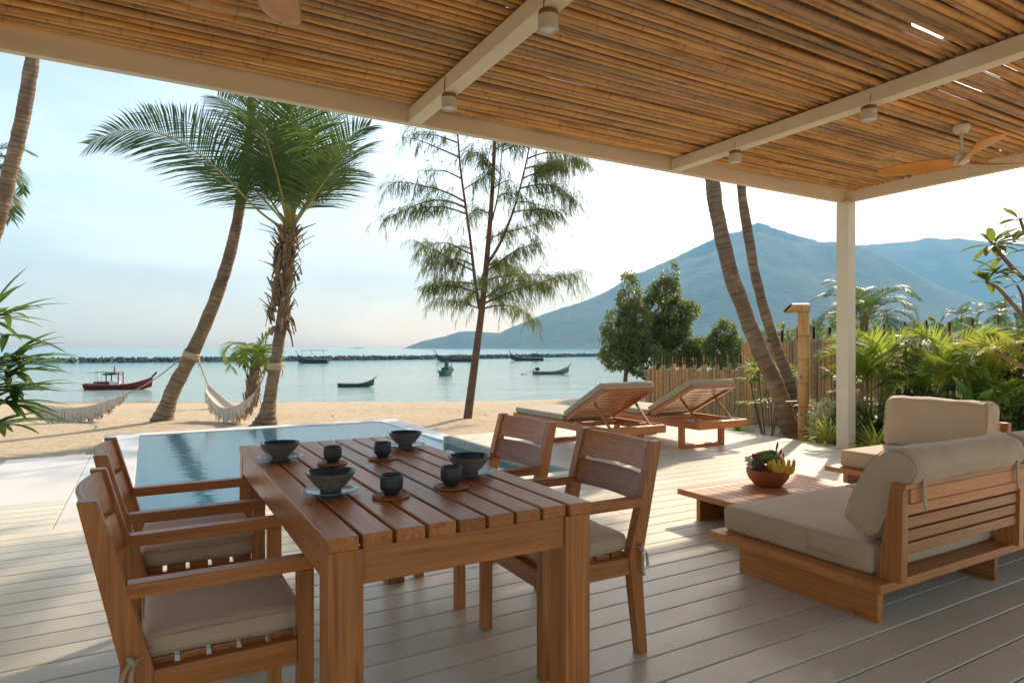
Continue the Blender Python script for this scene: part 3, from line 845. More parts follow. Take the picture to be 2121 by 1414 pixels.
# ---- table setting
SETS = [((.470,2.735),(.632,2.545),'at the pool end, opposite the sofa side'), ((.497,2.020),(.649,1.893),'away from the pool, opposite the sofa side'),
        ((1.022,2.785),(.838,2.553),'at the pool end, on the sofa side'), ((1.000,2.070),(.862,1.922),'away from the pool, on the sofa side')]
def rib(a, b, n): return [(a + (b-a)*i/n) for i in range(n+1)]
bp_o = [(.030,0),(.033,.003),(.031,.010)]
for i in range(27):
    u = i/26; r_ = .033 + .043*(u**.72); z = .012 + .060*u; bp_o.append((r_, z)); bp_o.append((r_ - .0016, z+.0011))
bp_o += [(.0765,.0735),(.0770,.0755),(.0755,.0765)]
bp_i = [(.0755,.0765),(.0738,.0745),(.068,.060),(.056,.040),(.040,.024),(.022,.016),(.0001,.0145)]
bp_o = [(a_, b_*.82) for a_, b_ in bp_o]; bp_i = [(a_, b_*.82) for a_, b_ in bp_i]
bowl_me = MB(); bowl_me.lathe(bp_o, 48, caps=(True, False)); bi_me = MB(); bi_me.lathe(bp_i, 48, caps=(False, False))
sau = MB(); sau.lathe([(.036,0),(.040,.001),(.042,.006),(.066,.0105),(.088,.0165),(.0895,.018),(.0885,.0190),(.066,.0135),(.042,.010),(.0001,.0095)], 48)
cup = MB(); cup.lathe([(.021,0),(.023,.002),(.023,.006),(.030,.012),(.0345,.018),(.0352,.030),(.0345,.050),(.0335,.060),(.0325,.0612),(.0312,.060),(.0318,.046),(.031,.02),(.02,.013),(.0001,.012)], 40)
coa = MB(); pr_ = []
for i in range(15):
    u = i/14; pr_.append((.0575 - .0573*u, .0055 + .0022*abs(math.sin(i*math.pi/2)) ))
coa.lathe([(.052,0),(.0575,.003)] + pr_, 44, wob=lambda a, i: .02*math.sin(a*22+i*1.6) if i < 15 else 0)
b_me = bowl_me.mesh('bowl_body'); b_me.materials.append(MAT['bowl_out']); i_me = bi_me.mesh('glaze'); i_me.materials.append(MAT['bowl_in'])
s_me = sau.mesh('saucer'); s_me.materials.append(MAT['saucer']); c_me = cup.mesh('cup'); c_me.materials.append(MAT['cup']); o_me = coa.mesh('coaster'); o_me.materials.append(MAT['rattan_red'])
def obj_me(name, me, parent=None, loc=(0,0,0), rz=0):
    o = bpy.data.objects.new(name, me); COL.objects.link(o); o.parent = parent; o.location = loc; o.rotation_euler = (0,0,rz); return o
for (b, c, w) in SETS:
    z = TZ + .001
    tag(obj_me('saucer', s_me, None, (*b, z), random.uniform(0,6)), 'blue grey glazed saucer under a bowl ' + w, 'saucer', 'saucers on the dining table')
    t = thing('bowl', 'dark ribbed ceramic bowl ' + w, 'bowl', (*b, z+.0102), random.uniform(0,6), 'bowls on the dining table')
    obj_me('bowl_body', b_me, t); obj_me('glaze', i_me, t)
    tag(obj_me('coaster', o_me, None, (*c, z), random.uniform(0,6)), 'round reddish woven coaster under a cup ' + w, 'coaster', 'coasters on the dining table')
    tag(obj_me('cup', c_me, None, (c[0]+.003, c[1]+.004, z+.0083), random.uniform(0,6)), 'black ceramic cup without handle ' + w, 'cup', 'cups on the dining table')

# ---- sofa with its back to the camera
PZ = .22
S1 = thing('sofa', 'low teak sofa with slatted back and beige back bolsters tied on', 'sofa', (0,0,0), group='teak sofas around the low table')
for x in (2.76, 3.78, 4.72): box('plinth', x, x+.042, 1.64, 2.39, 0, .179, 'wood', S1, .003)
SX0, SX1 = 2.628, 4.86
box('platform_rail', SX0, SX1, 1.548, 1.668, .180, PZ, 'teak', S1, .004)
box('platform_rail', SX0, SX1, 2.36, 2.482, .180, PZ, 'teak', S1, .004)
box('platform_end', SX0+.001, SX0+.105, 1.6685, 2.3595, .180, PZ-.0005, 'teak', S1, .003)
box('platform_end', SX1-.105, SX1-.001, 1.6685, 2.3595, .180, PZ-.0005, 'teak', S1, .003)
for k in range(23):
    x = SX0 + .115 + k*.0885; box('platform_slat', x, x+.072, 1.662, 2.366, .184, PZ-.006, 'teak', S1, .002)
for x in (2.715, 3.735, 4.755):
    prism('back_upright', [(1.515,PZ),(1.622,PZ),(1.560,.612),(1.508,.612)], 'x', x, x+.046, 'wood_z', S1)
box('back_rail', 2.7612, 4.7548, 1.500, 1.528, .552, .610, 'teak', S1, .003)
box('top_rail', 2.712, 4.803, 1.496, 1.556, .6125, .634, 'teak', S1, .003)
for xa, xb in ((2.7612,3.7348),(3.7812,4.7548)):
    for k in range(4):
        z1 = .541 - k*.0555; yy = 1.521 - .0 + k*.002
        box('back_slat', xa, xb, yy, yy+.020, z1-.0455, z1, 'teak', S1, .003)
cu1 = cushion('seat_cushion', 2.700, 3.735, 1.632, 2.452, PZ+.001, .352, 'fabric', S1, .026, .010, 5.0, .004)
cu2 = cushion('seat_cushion', 3.745, 4.80, 1.632, 2.452, PZ+.001, .352, 'fabric', S1, .026, .010, 8.0, .004)
# zip and seam on the near cushion end
mb = MB(); mb.tube([(-.522,-.10,-.02),(-.523,-.16,-.022),(-.522,-.25,-.024),(-.520,-.36,-.025)], .003, 6); mb.build('zip', 'fabric_piping', cu1)
mb = MB(); mb.tube([(-.521,-.10,.05),(-.523,-.10,.0),(-.521,-.10,-.052)], .0022, 6); mb.build('seam', 'fabric_piping', cu1)
def bolster(name, L, prof, mat, parent, loc, rz=0.0, seed=0):
    """prof: closed outline (y, z), extruded along local x with soft puffed ends"""
    P = spline([(0,a,b) for a, b in prof] + [(0,*prof[0])], 5)[:-1]
    cy_ = sum(p.y for p in P)/len(P); cz_ = sum(p.z for p in P)/len(P)
    mb = MB(); secs = []; N = 30
    for i in range(N+1):
        u = i/N; e = min(u, 1-u)*L; s = 1.0
        if e < .03: s = .90 + .10*math.sin(math.pi/2*e/.03)
        x = u*L; sec = []
        for p in P:
            y = cy_ + (p.y-cy_)*s; z = cz_ + (p.z-cz_)*s
            w = noise.noise((x*5+seed, y*6, z*6))*.009 + noise.noise((x*14+seed, y*20, z*18))*.0045*(1+2.2*math.exp(-e*9)) + noise.noise((x*40+seed, y*9, z*9))*.0035*math.exp(-e*6)
            d = Vector((0, y-cy_, z-cz_)).normalized()*w
            sec.append((x, y+d.y, z+d.z))
        secs.append(sec)
    mb.loft(secs); o = mb.build(name, mat, parent, loc=loc, rot=(0,0,rz), auto=55)
    for u in (0.012, L-.012):
        q = MB(); ring = [(u, cy_+(p.y-cy_)*.965, cz_+(p.z-cz_)*.965) for p in P]; ring.append(ring[0]); q.tube(ring, .0024, 5, caps=False); q.build('piping', 'fabric_piping', o)
    return o
bprof = [(1.800,.430),(1.775,.515),(1.725,.620),(1.672,.710),(1.615,.762),(1.560,.772),(1.505,.750),(1.476,.705),(1.486,.660),(1.540,.560),(1.600,.455),(1.650,.372),(1.690,.352),(1.740,.378)]
b1 = bolster('back_bolster', .985, bprof, 'fabric', S1, (2.752, 0, 0), seed=1)
b2 = bolster('back_bolster', .985, bprof, 'fabric', S1, (3.752, 0, 0), seed=4)
for bo in (b1, b2):
    for x in (.085, .90):
        strap('tie', [(x+.01,1.495,.69),(x+.004,1.490,.665),(x,1.486,.640),(x-.004,1.485,.60),(x+.002,1.486,.555),(x+.006,1.482,.52)], .026, 'fabric_piping', bo)
        strap('tie', [(x-.004,1.505,.668),(x-.015,1.52,.645),(x-.03,1.545,.638)], .016, 'fabric_piping', bo)

# ---- sofa facing the low table
S2 = thing('sofa', 'low teak sofa with one plump upright back cushion beside the post', 'sofa', (0,0,0), group='teak sofas around the low table')
QX0, QX1, QY0, QY1 = 4.905, 5.90, 1.70, 3.362
for y in (3.22, 2.5, 1.80): box('plinth', 5.0, 5.75, y, y+.042, 0, .179, 'wood', S2, .003)
box('platform_rail', QX0, QX0+.12, QY0, QY1, .180, PZ, 'teak', S2, .004)
box('platform_rail', QX1-.12, QX1, QY0, QY1, .180, PZ, 'teak', S2, .004)
box('platform_end', QX0+.1205, QX1-.1205, QY1-.105, QY1-.001, .180, PZ-.0005, 'teak', S2, .003)
for k in range(17):
    y = QY0 + .02 + k*.0885
    box('platform_slat', QX0+.118, QX1-.118, y, y+.072, .184, PZ-.006, 'teak', S2, .002)
cushion('seat_cushion', 4.985, 5.80, 2.40, 3.285, PZ+.001, .358, 'fabric', S2, .026, .008, 11.0, .003)
cushion('seat_cushion', 4.985, 5.80, 1.72, 2.39, PZ+.001, .358, 'fabric', S2, .026, .008, 13.0, .003)
for y in (2.44, 3.25): prism('back_upright', [(5.890,PZ),(5.780,PZ),(5.838,.612),(5.890,.612)], 'y', y, y+.046, 'wood_z', S2)
box('back_rail', 5.872, 5.897, 2.4865, 3.2495, .552, .610, 'teak', S2, .003)
for k in range(4):
    z1 = .541 - k*.0555; box('back_slat', 5.872, 5.892, 2.4865, 3.2495, z1-.0455, z1, 'teak', S2, .003)
b3p = [(-.004,.372),(-.004,.46),(.010,.60),(.026,.715),(.048,.760),(.10,.778),(.160,.772),(.200,.745),(.214,.69),(.212,.56),(.205,.44),(.198,.375),(.17,.362),(.08,.360),(.02,.362)]
bolster('back_bolster', .80, b3p, 'fabric', S2, (5.62, 3.292, 0), R(-90), seed=9)

# ---- low table
CT = thing('coffee_table', 'low slatted teak table with a fruit basket on it', 'table', (0,0,0))
AX0, AX1, AY0, AY1 = 3.215, 4.41, 2.575, 3.325
for y in (3.222, 2.64): box('slab_leg', AX0+.115, AX1-.115, y, y+.036, 0, .1795, 'wood', CT, .003)
box('top_rail', AX0, AX1, AY0, AY0+.085, .180, PZ, 'teak', CT, .004)
box('top_rail', AX0, AX1, AY1-.085, AY1, .180, PZ, 'teak', CT, .004)
box('top_end', AX0+.001, AX0+.10, AY0+.0855, AY1-.0855, .180, PZ-.0004, 'teak', CT, .003)
box('top_end', AX1-.10, AX1-.001, AY0+.0855, AY1-.0855, .180, PZ-.0004, 'teak', CT, .003)
n_ = 12; sw_ = (AX1-AX0-.2)/n_
for k in range(n_): box('slat', AX0+.102+k*sw_, AX0+.102+(k+1)*sw_-.008, AY0+.0845, AY1-.0845, .186, PZ-.001, 'teak', CT, .002)

# ---- fruit basket
FB = (3.845, 3.075, PZ+.001)
mb = MB(); pf = [(.085,0)]
for i in range(17):
    u = i/16; r_ = .088 + .058*math.sin(u*math.pi/2)**.8; pf.append((r_, .004+.102*u)); pf.append((r_+.0018, .007+.102*u))
pf += [(.149,.114),(.146,.118),(.141,.114),(.138,.06),(.085,.012),(.0001,.010)]
mb.lathe(pf, 60, wob=lambda a, i: .006*math.sin(a*38 + (i//2)*math.pi) if 0 < i < 34 else 0)
tag(mb.build('fruit_basket', 'rattan_red', loc=FB, auto=60), 'round reddish woven basket holding fruit on the low table', 'basket')
def fb(x, y, z): return (FB[0]+x, FB[1]+y, FB[2]+z)
Rv = Vector((.8695,-.494,0)); Fv = Vector((.494,.8695,0))
def fbr(r, f, z): p = Rv*r + Fv*f; return fb(p.x, p.y, z)
pa = thing('pineapple', 'dark pineapple lying in the fruit basket beside the papaya', 'fruit', fbr(-.085, .0, .13))
mb = MB(); mb.lathe([(.0001,-.075),(.03,-.07),(.046,-.045),(.053,0),(.048,.045),(.03,.07),(.0001,.075)], 24); mb.build('flesh', 'pineapple', pa, rot=(R(60),R(-10),R(-20)))
mb = MB(); mb.lathe([(.0001,-.10),(.018,-.095),(.036,-.06),(.047,-.01),(.05,.03),(.04,.07),(.018,.092),(.0001,.096)], 24)
tag(mb.build('papaya', 'papaya', loc=fbr(.0, .035, .195), rot=(R(8),R(86),R(-25))), 'green papaya lying on top of the fruit basket', 'fruit')
mb = MB(); mb.lathe([(.0001,-.034),(.02,-.029),(.034,-.01),(.036,.008),(.024,.028),(.0001,.034)], 20)
tag(mb.build('orange', 'orange_fruit', loc=fbr(.005, -.055, .15)), 'single orange fruit between the pineapple and the bananas', 'fruit')
bn = thing('banana_bunch', 'hand of ripe yellow bananas at the side of the basket', 'fruit', fbr(.06, -.06, .105))
for row in range(2):
    for k in range(5 - row):
        mb = MB(); r0 = (-.055 + k*.033 + row*.012); ph = (k-2)*.10
        pts = spline([tuple(Rv*(r0*.5) + Fv*(.02-row*.01) + Vector((0,0,-.01))), tuple(Rv*(r0*.85) + Fv*(-.03-row*.02) + Vector((0,0,.008))), tuple(Rv*r0 + Fv*(-.035-row*.022) + Vector((0,0,.045-row*.03))), tuple(Rv*(r0*1.1+.008) + Fv*(-.018-row*.02) + Vector((0,0,.088-row*.04)))], 5)
        n__ = len(pts); mb.tube(pts, [.006 + .0105*math.sin(math.pi*min(1,(.12+.88*i/(n__-1)))*.93) for i in range(n__)], 7)
        mb.add([], []); o = mb.build('banana', 'banana', bn)
        q = MB(); q.tube([pts[-2], pts[-1], pts[-1]+(pts[-1]-pts[-2])*.6], [.0065,.005,.003], 6); q.build('tip', 'fruit_tip', o)
dr = thing('dragon_fruit', 'red dragon fruit with curled scales at the back of the basket', 'fruit', fbr(.072, .03, .165))
mb = MB(); mb.lathe([(.0001,-.05),(.025,-.045),(.04,-.015),(.04,.02),(.025,.045),(.0001,.055)], 20); mb.build('flesh', 'dragon_fruit', dr)
mb = MB()
for k in range(16):
    a = k*2.4; z = -.03 + .085*k/15; r_ = .038*math.cos(min(1.4,abs(z)*22)*.5); d = Vector((math.cos(a), math.sin(a), 0)); s = Vector((-d.y, d.x, 0))*.010; p = d*r_+Vector((0,0,z))
    mb.add([p-s, p+s, p+d*.018+Vector((0,0,.02)), p+d*.012+Vector((0,0,.042))], [(0,1,2),(0,2,3)])
mb.build('scales', 'petal_red', dr)
mb = MB(); mb.tube(spline([(0,0,.05),(.004,.002,.085),(.012,.0,.115),(.016,.002,.135)],4), [.006,.006,.006,.005,.006,.007,.008,.0085,.008,.007,.006,.006,.005], 7); mb.build('stalk', 'boot', dr)
def blossom(name, loc, mat, label, n=5, L=.03, up=.4, tilt=(0,0,0)):
    mb = MB()
    for layer in range(2):
        for k in range(n):
            a = 2*math.pi*(k+.5*layer)/n; d = Vector((math.cos(a), math.sin(a), up+.4*layer)).normalized(); s = Vector((-math.sin(a), math.cos(a), 0))*L*.34; u = Vector((0,0,L*.12)); q = L*(1-.25*layer)
            mb.add([(0,0,0), d*q*.5-s, d*q*.5+s, d*q*.9-s*.6-u, d*q*.9+s*.6-u, d*q-u*1.6], [(0,1,2),(1,3,4,2),(3,5,4)])
    o = mb.build(name, mat, loc=loc, rot=tilt); return tag(o, label, 'flower')
blossom('orchid_flower', fbr(-.095, -.01, .205), 'petal_red', 'dark red orchid blossom on top of the pineapple', 5, .038, .3, (.3,-.3,0))
blossom('orchid_flower', fbr(-.135, -.03, .155), 'petal_white', 'white orchid blossom at the rim of the basket', 5, .036, .2, (.9,-.6,0))
blossom('orchid_flower', fbr(-.142, -.01, .185), 'petal_white', 'white orchid blossom just below the dark red one', 5, .032, .2, (.5,-.9,0))
blossom('orchid_flower', fbr(.045, .02, .235), 'petal_red', 'red orchid blossom above the dragon fruit', 5, .032, .5, (.2,.3,0))

# ---- sun loungers
def lounger(label, x0, y0, rz):
    """local: x 0..w, y 0 (head end) .. length, head end towards -y"""
    w, Ln = .80, 2.02
    t = thing('sun_lounger', label, 'lounger', (x0, y0, 0), rz, 'sun loungers by the pool')
    z0, z1 = .262, .348
    for a, b in ((0,.04),(w-.04,w)): box('side_rail', a, b, .0405, Ln-.0405, z0, z1, 'wood', t, .004)
    for a, b in ((0,.04),(Ln-.04,Ln)): box('end_rail', 0, w, a, b, z0, z1, 'wood', t, .004)
    for ya in (.31, 1.52):
        for xa in (.045, w-.045-.05): box('leg', xa, xa+.05, ya, ya+.07, .0, z0+.05, 'wood', t, .003)
        box('foot_bar', .0955, w-.0955, ya+.004, ya+.066, .0, .045, 'wood', t, .003)
    for k in range(14):
        y = .86 + k*.08
        if y+.064 < Ln-.042: box('slat', .042, w-.042, y, y+.064, z1-.024, z1-.004, 'wood', t, .002)
    box('cross_bar', .0405, w-.0405, .80, .85, z0+.01, z1-.03, 'wood', t, .002)
    for ya in (.16, .26): box('rack_peg', w-.16, w-.06, ya, ya+.02, z0+.06, z1+.0, 'wood', t, .002)
    # raised back, hinged at y = .84
    hy, hz2, ang, BL = .84, .352, R(27.5), .78
    def bp(s, n): return (hy - s*math.cos(ang) + n*math.sin(ang)*1.0, hz2 + s*math.sin(ang) + n*math.cos(ang))
    for a, b in ((.045,.085),(w-.085,w-.045)):
        prism('back_rail', [bp(0,0),bp(BL-.03,0),bp(BL-.03,.045),bp(0,.045)], 'x', a, b, 'wood_y', t)
    prism('back_head_rail', [bp(BL-.03,-.002),bp(BL+.03,-.002),bp(BL+.03,.048),bp(BL-.03,.048)], 'x', .043, w-.043, 'wood_x', t)
    for k in range(8):
        s = .02 + k*.09; prism('back_slat', [bp(s,.022),bp(s+.072,.022),bp(s+.072,.040),bp(s,.040)], 'x', .0855, w-.0855, 'wood_x', t, .002)
    for xa in (.10, w-.13):
        pa_ = bp(.50, .0); prism('strut', [(pa_[0]-.012,pa_[1]),(pa_[0]+.014,pa_[1]),(.125,z1-.03),(.10,z1-.03)], 'x', xa, xa+.03, 'wood_z', t, .002)
    box('strut_bar', .1, w-.1, .10, .13, z1-.035, z1-.008, 'wood', t, .002)
    cushion('seat_cushion', .03, w-.03, .90, 2.02, z1+.0, z1+.072, 'fabric_lounger', t, .022, .004, x0, .0025)
    bc = cushion('back_cushion', -(w/2-.03), w/2-.03, -.02, .80, 0, .072, 'fabric_lounger', t, .022, .004, x0+2, .0025)
    q = bp(.40-.01, .05+.036); bc.location = (w/2, q[0], q[1]); bc.rotation_euler = (-ang, 0, 0)
    return t
lounger('teak sun lounger with raised back, next to the pool edge', 4.20, 5.34, R(0))
lounger('teak sun lounger with raised back, next to the bamboo fence', 5.45, 5.29, R(0))

# ================================================================== PLANTS
UP = Vector((0,0,1))
def frond(mb, pts, leaf_len, n, droop=.5, width=.035, start=.18, sweep=.55, lift=.15, rachis=.02, jit=.12, rd=random, mi_leaf=0, mi_stem=1, vee=0.0, roll=0.0):
    """a feather palm leaf along pts"""
    P = spline(pts, 10); m = len(P)
    cum = [0.0]
    for i in range(1, m): cum.append(cum[-1] + (P[i]-P[i-1]).length)
    Lt = cum[-1]
    mb.tube(P, [rachis*(1-.88*i/(m-1)) for i in range(m)], 5, mi_stem)
    def at_(s):
        for i in range(1, m):
            if cum[i] >= s or i == m-1:
                t = (s-cum[i-1])/max(1e-6, cum[i]-cum[i-1]); return P[i-1].lerp(P[i], t), (P[i]-P[i-1]).normalized()
    for k in range(n):
        u = start + (1-start)*(k+.5)/n
        p, T = at_(u*Lt); S = T.cross(UP)
        if S.length < .1: S = Vector((1,0,0))
        S.normalize(); N = S.cross(T).normalized(); S, N = S*math.cos(roll)+N*math.sin(roll), N*math.cos(roll)-S*math.sin(roll)
        v = (u-start)/(1-start)
        LL = leaf_len * (.45 + .75*math.sin(math.pi*min(1,(v*.82+.18))))*(1-.25*v)
        for sd in (-1, 1):
            if rd.random() < .03: continue
            sw = sweep + .35*v + rd.uniform(-jit, jit)
            d = (S*sd*math.cos(sw) + T*math.sin(sw) + N*(lift+vee) + Vector((rd.uniform(-jit,jit), rd.uniform(-jit,jit), rd.uniform(-jit,jit)*.6))).normalized()
            L = LL*rd.uniform(.85,1.1); q = p.copy(); w = width*rd.uniform(.8,1.15)
            ptsl = []; dd = d.copy()
            for s in range(4):
                wv = T - dd*T.dot(dd); wv = wv.normalized() if wv.length > .05 else N
                ww = w*(.55,1.0,.75,0.06)[s]*.5
                ptsl.append((q - wv*ww, q + wv*ww)); q = q + dd*(L/3.0); dd = (dd - UP*droop*(.30+.22*s)).normalized()
            vs = [a for pr2_ in ptsl for a in pr2_]
            mb.add(vs, [(0,1,3,2),(2,3,5,4),(4,5,7,6)], mi_leaf)
def arch(c, az, el, L, drop, k=5, bias=0.0):
    """control points of an arching leaf from c, heading az, rising at el"""
    p = Vector(c); out = [tuple(p)]; e = el
    for i in range(k):
        p = p + Vector((math.cos(az)*math.cos(e), math.sin(az)*math.cos(e), math.sin(e)))*(L/k); out.append(tuple(p)); e -= drop/k*(1+.35*i)
    return out
def trunk(mb, pts, r0, r1, ring=.085, flare=1.7, n=14, rd=random, swell=.035):
    P = spline(pts, 24); L = sum((P[i]-P[i-1]).length for i in range(1,len(P))); path=[]; rad=[]; nodes={}
    # resample by length
    cum=[0]
    for i in range(1,len(P)): cum.append(cum[-1]+(P[i]-P[i-1]).length)
    def at_(s):
        for i in range(1,len(P)):
            if cum[i] >= s or i == len(P)-1: return P[i-1].lerp(P[i], min(1,(s-cum[i-1])/max(1e-6,cum[i]-cum[i-1])))
    s = 0
    def rr(s): u = s/L; return (r0+(r1-r0)*u)*(1+(flare-1)*math.exp(-s/.22))
    while s < L:
        st = ring*rd.uniform(.6,1.7); a = rr(s)*rd.uniform(.97,1.03)
        path.append(at_(s)); rad.append(a*(1-swell)); nodes[len(path)-1] = rd.uniform(.25,.9)
        path.append(at_(min(L,s+st*.25))); rad.append(a*(1+swell*rd.uniform(.3,1.0)))
        path.append(at_(min(L,s+st*.85))); rad.append(a*(1+swell*.2))
        s += st
    path.append(P[-1]); rad.append(rr(L))
    b = len(mb.v); mb.tube(path, rad, n, nodes=nodes)
    for i in range(b, len(mb.v)):
        v = Vector(mb.v[i]); w = noise.noise(v*4.0)*.012; mb.v[i] = (v.x+w, v.y+noise.noise(v*4.0+Vector((9,0,0)))*.012, v.z+noise.noise(v*3.0+Vector((0,7,0)))*.02)
def crown(c, n, L, leaf, seed, el=(-.4,1.35), az0=0.0, **kw):
    rd = random.Random(seed); out = []
    for k in range(n):
        mb = MB(); out.append(mb); az = az0 + k*2.39996 + rd.uniform(-.2,.2); u = (k+.5)/n; e = el[0] + (el[1]-el[0])*u + rd.uniform(-.1,.1)
        frond(mb, arch(c, az, e, L*rd.uniform(.85,1.1), rd.uniform(1.2,1.8)), leaf, kw.get('nl',44), rd=rd, **{k_: v_ for k_, v_ in kw.items() if k_ not in ('nl',)})
    return out
def palm(label, path, r0, r1, fronds_mb, name='coconut_palm', group='coconut palms on the beach', leafmat='leaf_coconut', flare=1.7, stem='frond_stem_green', ring=.085):
    o = thing(name, label, 'palm', path[0], 0, group); b = Vector(path[0])
    mb = MB(); trunk(mb, [Vector(p)-b for p in path], r0, r1, flare=flare, ring=ring); mb.build('trunk', 'palm_bark', o, auto=70)
    if fronds_mb is not None:
        for q in fronds_mb:
            q.v = [(v[0]-b.x, v[1]-b.y, v[2]-b.z) for v in q.v]; q.build('frond', [leafmat, stem], o)
    return o
# leaning palm with the hammock ropes
lean = [(0.255,15.071,-.36),(0.454,14.958,.304),(.775,14.776,1.021),(1.181,14.545,2.096),(1.478,14.491,3.106),(1.691,14.485,4.171),(1.828,14.522,5.17),(1.922,14.584,6.328),(1.972,14.671,7.399),(1.981,14.666,8.225),(1.99,14.67,9.9)]
palm('leaning coconut palm with a slim curved trunk between the two hammocks', lean, .150, .045, crown((1.99,14.67,9.9), 20, 3.6, .8, 21, nl=34, width=.05), flare=1.5)
# shaggy palm standing by the pool corner
sh = [(1.926,12.868,-.36),(2.021,12.814,.287),(2.109,12.764,.926),(2.18,12.724,1.474),(2.26,12.679,2.113),(2.315,12.647,2.753),(2.339,12.633,3.392)]
FM = []; rd = random.Random(5)
FR = [[(2.323,12.642,3.411),(1.847,12.798,3.737),(1.119,12.981,4.496),(.572,13.177,4.928),(.034,13.368,5.124),(-.499,13.671,5.098),(-.918,13.908,4.879)],
      [(2.299,12.656,3.484),(2.038,13.495,4.268),(1.414,14.309,5.254),(.743,15.035,5.902),(-.049,15.6,6.172)],
      [(2.315,12.647,3.484),(2.17,13.189,4.502),(1.886,13.696,5.451),(1.586,14.211,6.094),(1.261,14.626,6.42)],
      [(2.339,12.633,3.484),(2.297,12.312,4.14),(2.244,11.767,4.784),(2.251,11.303,5.234),(2.294,10.934,5.443)],
      [(2.363,12.62,3.484),(2.621,12.933,4.314),(2.959,13.201,5.192),(3.305,13.235,5.847),(3.677,13.138,6.131)],
      [(2.371,12.615,3.484),(2.657,12.453,3.94),(3.054,12.227,4.763),(3.399,12.146,5.252),(3.71,12.085,5.453)],
      [(2.371,12.615,3.438),(2.601,11.9,3.9),(2.85,11.3,4.35),(3.046,10.9,4.55),(3.18,10.55,4.45)],
      [(2.34,12.63,3.45),(2.45,12.75,4.3),(2.55,12.85,5.2),(2.62,12.9,6.0),(2.66,12.9,6.7)],
      [(2.33,12.63,3.45),(2.2,12.5,4.3),(2.0,12.45,5.1),(1.8,12.4,5.8),(1.65,12.35,6.3)],
      [(2.36,12.64,3.45),(2.75,12.9,4.1),(3.2,13.2,4.7),(3.6,13.5,5.0),(3.95,13.75,5.0)],
      [(2.33,12.65,3.45),(2.1,12.2,4.1),(1.85,11.7,4.6),(1.65,11.25,4.85),(1.5,10.9,4.85)],
      [(2.35,12.66,3.45),(2.45,13.3,4.3),(2.6,13.9,4.95),(2.75,14.5,5.3),(2.9,15.0,5.3)],
      [(2.33,12.63,3.45),(2.15,12.7,4.3),(2.0,12.8,5.3),(1.95,12.85,6.2),(1.95,12.85,6.9)],[(2.33,12.63,3.45),(2.5,12.4,4.4),(2.75,12.2,5.3),(3.0,12.05,6.0),(3.2,11.95,6.4)],[(2.33,12.63,3.45),(2.0,13.1,4.0),(1.6,13.6,4.55),(1.3,14.0,4.8),(1.0,14.3,4.85)]]
ROLL = [1.0,.8,.6,0,-.5,-.7,-.3,.3,.4,-.6,.3,.2,.5,-.4,.6]
for i, p in enumerate(FR):
    mb = MB(); FM.append(mb); frond(mb, p, 1.0 if i else 1.0, 84 if i == 0 else 66, droop=.34, jit=.045, width=.030, start=.2 if i else .22, sweep=.42, lift=.16 if i else .05, rachis=.026, rd=rd, roll=ROLL[i])
o = palm('shaggy coconut palm with dead leaf stubs, standing by the pool corner', sh, .108, .100, FM, flare=2.7, stem='frond_stem')
bs = Vector(sh[0]); mb = MB()
for k in range(190):
    u = rd.random()**.8; z = 1.55 + u*1.85; a = rd.uniform(0, 6.283); i = 0
    cpt = Vector((2.02 + (z-.287)*.103, 12.815 - (z-.287)*.059, z)); d = Vector((math.cos(a), math.sin(a), 0)); L = rd.uniform(.2,.55); out = rd.uniform(.08,.26) + (.22 if rd.random() < .22 else 0)
    p0 = cpt + d*rd.uniform(.08,.16); p1 = p0 + d*out*.35 + UP*L*.5; p2 = p0 + d*out + UP*L*rd.uniform(.6,1.0); s = Vector((-d.y, d.x, 0))*rd.uniform(.02,.05)
    if rd.random() < .3: p1 = p0 + d*.1 - UP*L*.25; p2 = p0 + d*.15 - UP*L*.7
    pts = [p0-bs, p1-bs, p2-bs]
    th = d*.012
    mb.loft([[q-s*f, q+s*f, q+s*f-th, q-s*f-th] for q, f in zip(spline(pts,3), (1.3,1.15,1.0,.85,.7,.6,.5))])
tag(mb.build('leaf_stub', 'boot', o), kind='stuff')
# small palm at the water's edge
sm = [(3.118,23.784,-.92),(3.19,23.742,.03),(3.264,23.701,.85)]
FM = []; rd = random.Random(8)
for az, e, L, dr in ((2.55,1.0,1.9,2.3),(2.9,.5,1.35,2.2),(3.4,1.05,1.3,2.6),(-.4,.7,1.2,2.3),(-.7,1.0,1.35,2.5),(.2,1.15,1.4,2.4),(-.55,1.3,1.5,.7),(1.2,.9,1.3,2.4),(-1.6,.9,1.3,2.5),(-2.2,.8,1.3,2.4),(2.0,1.2,1.4,2.2),(-1.1,.4,1.1,2.0)):
    mb = MB(); FM.append(mb); frond(mb, arch((3.264,23.701,.82), az, e, L, dr), .5, 30, droop=.75, width=.05, start=.15, rachis=.02, rd=rd)
o = palm("short young coconut palm standing at the water's edge behind the hammock", sm, .19, .15, FM, flare=1.2, leafmat='leaf_areca', ring=.12)
mb = MB(); bs = Vector(sm[0])
for k in range(46):
    z = rd.uniform(.15,1.75); a = rd.uniform(0,6.283); d = Vector((math.cos(a), math.sin(a), 0)); L = rd.uniform(.2,.4); p0 = Vector((z*.085, -z*.05, z)) + d*.15; s = Vector((-d.y,d.x,0))*.035
    q = spline([p0, p0+d*.08+UP*L*.5*rd.choice((1,-1)), p0+d*rd.uniform(.08,.22)+UP*L*rd.choice((1,-1))],2); mb.loft([[w-s*f, w+s*f, w+s*f-d*.02, w-s*f-d*.02] for w, f in zip(q,(1.2,1,.9,.7,.5))])
tag(mb.build('leaf_stub', 'boot', o), kind='stuff')
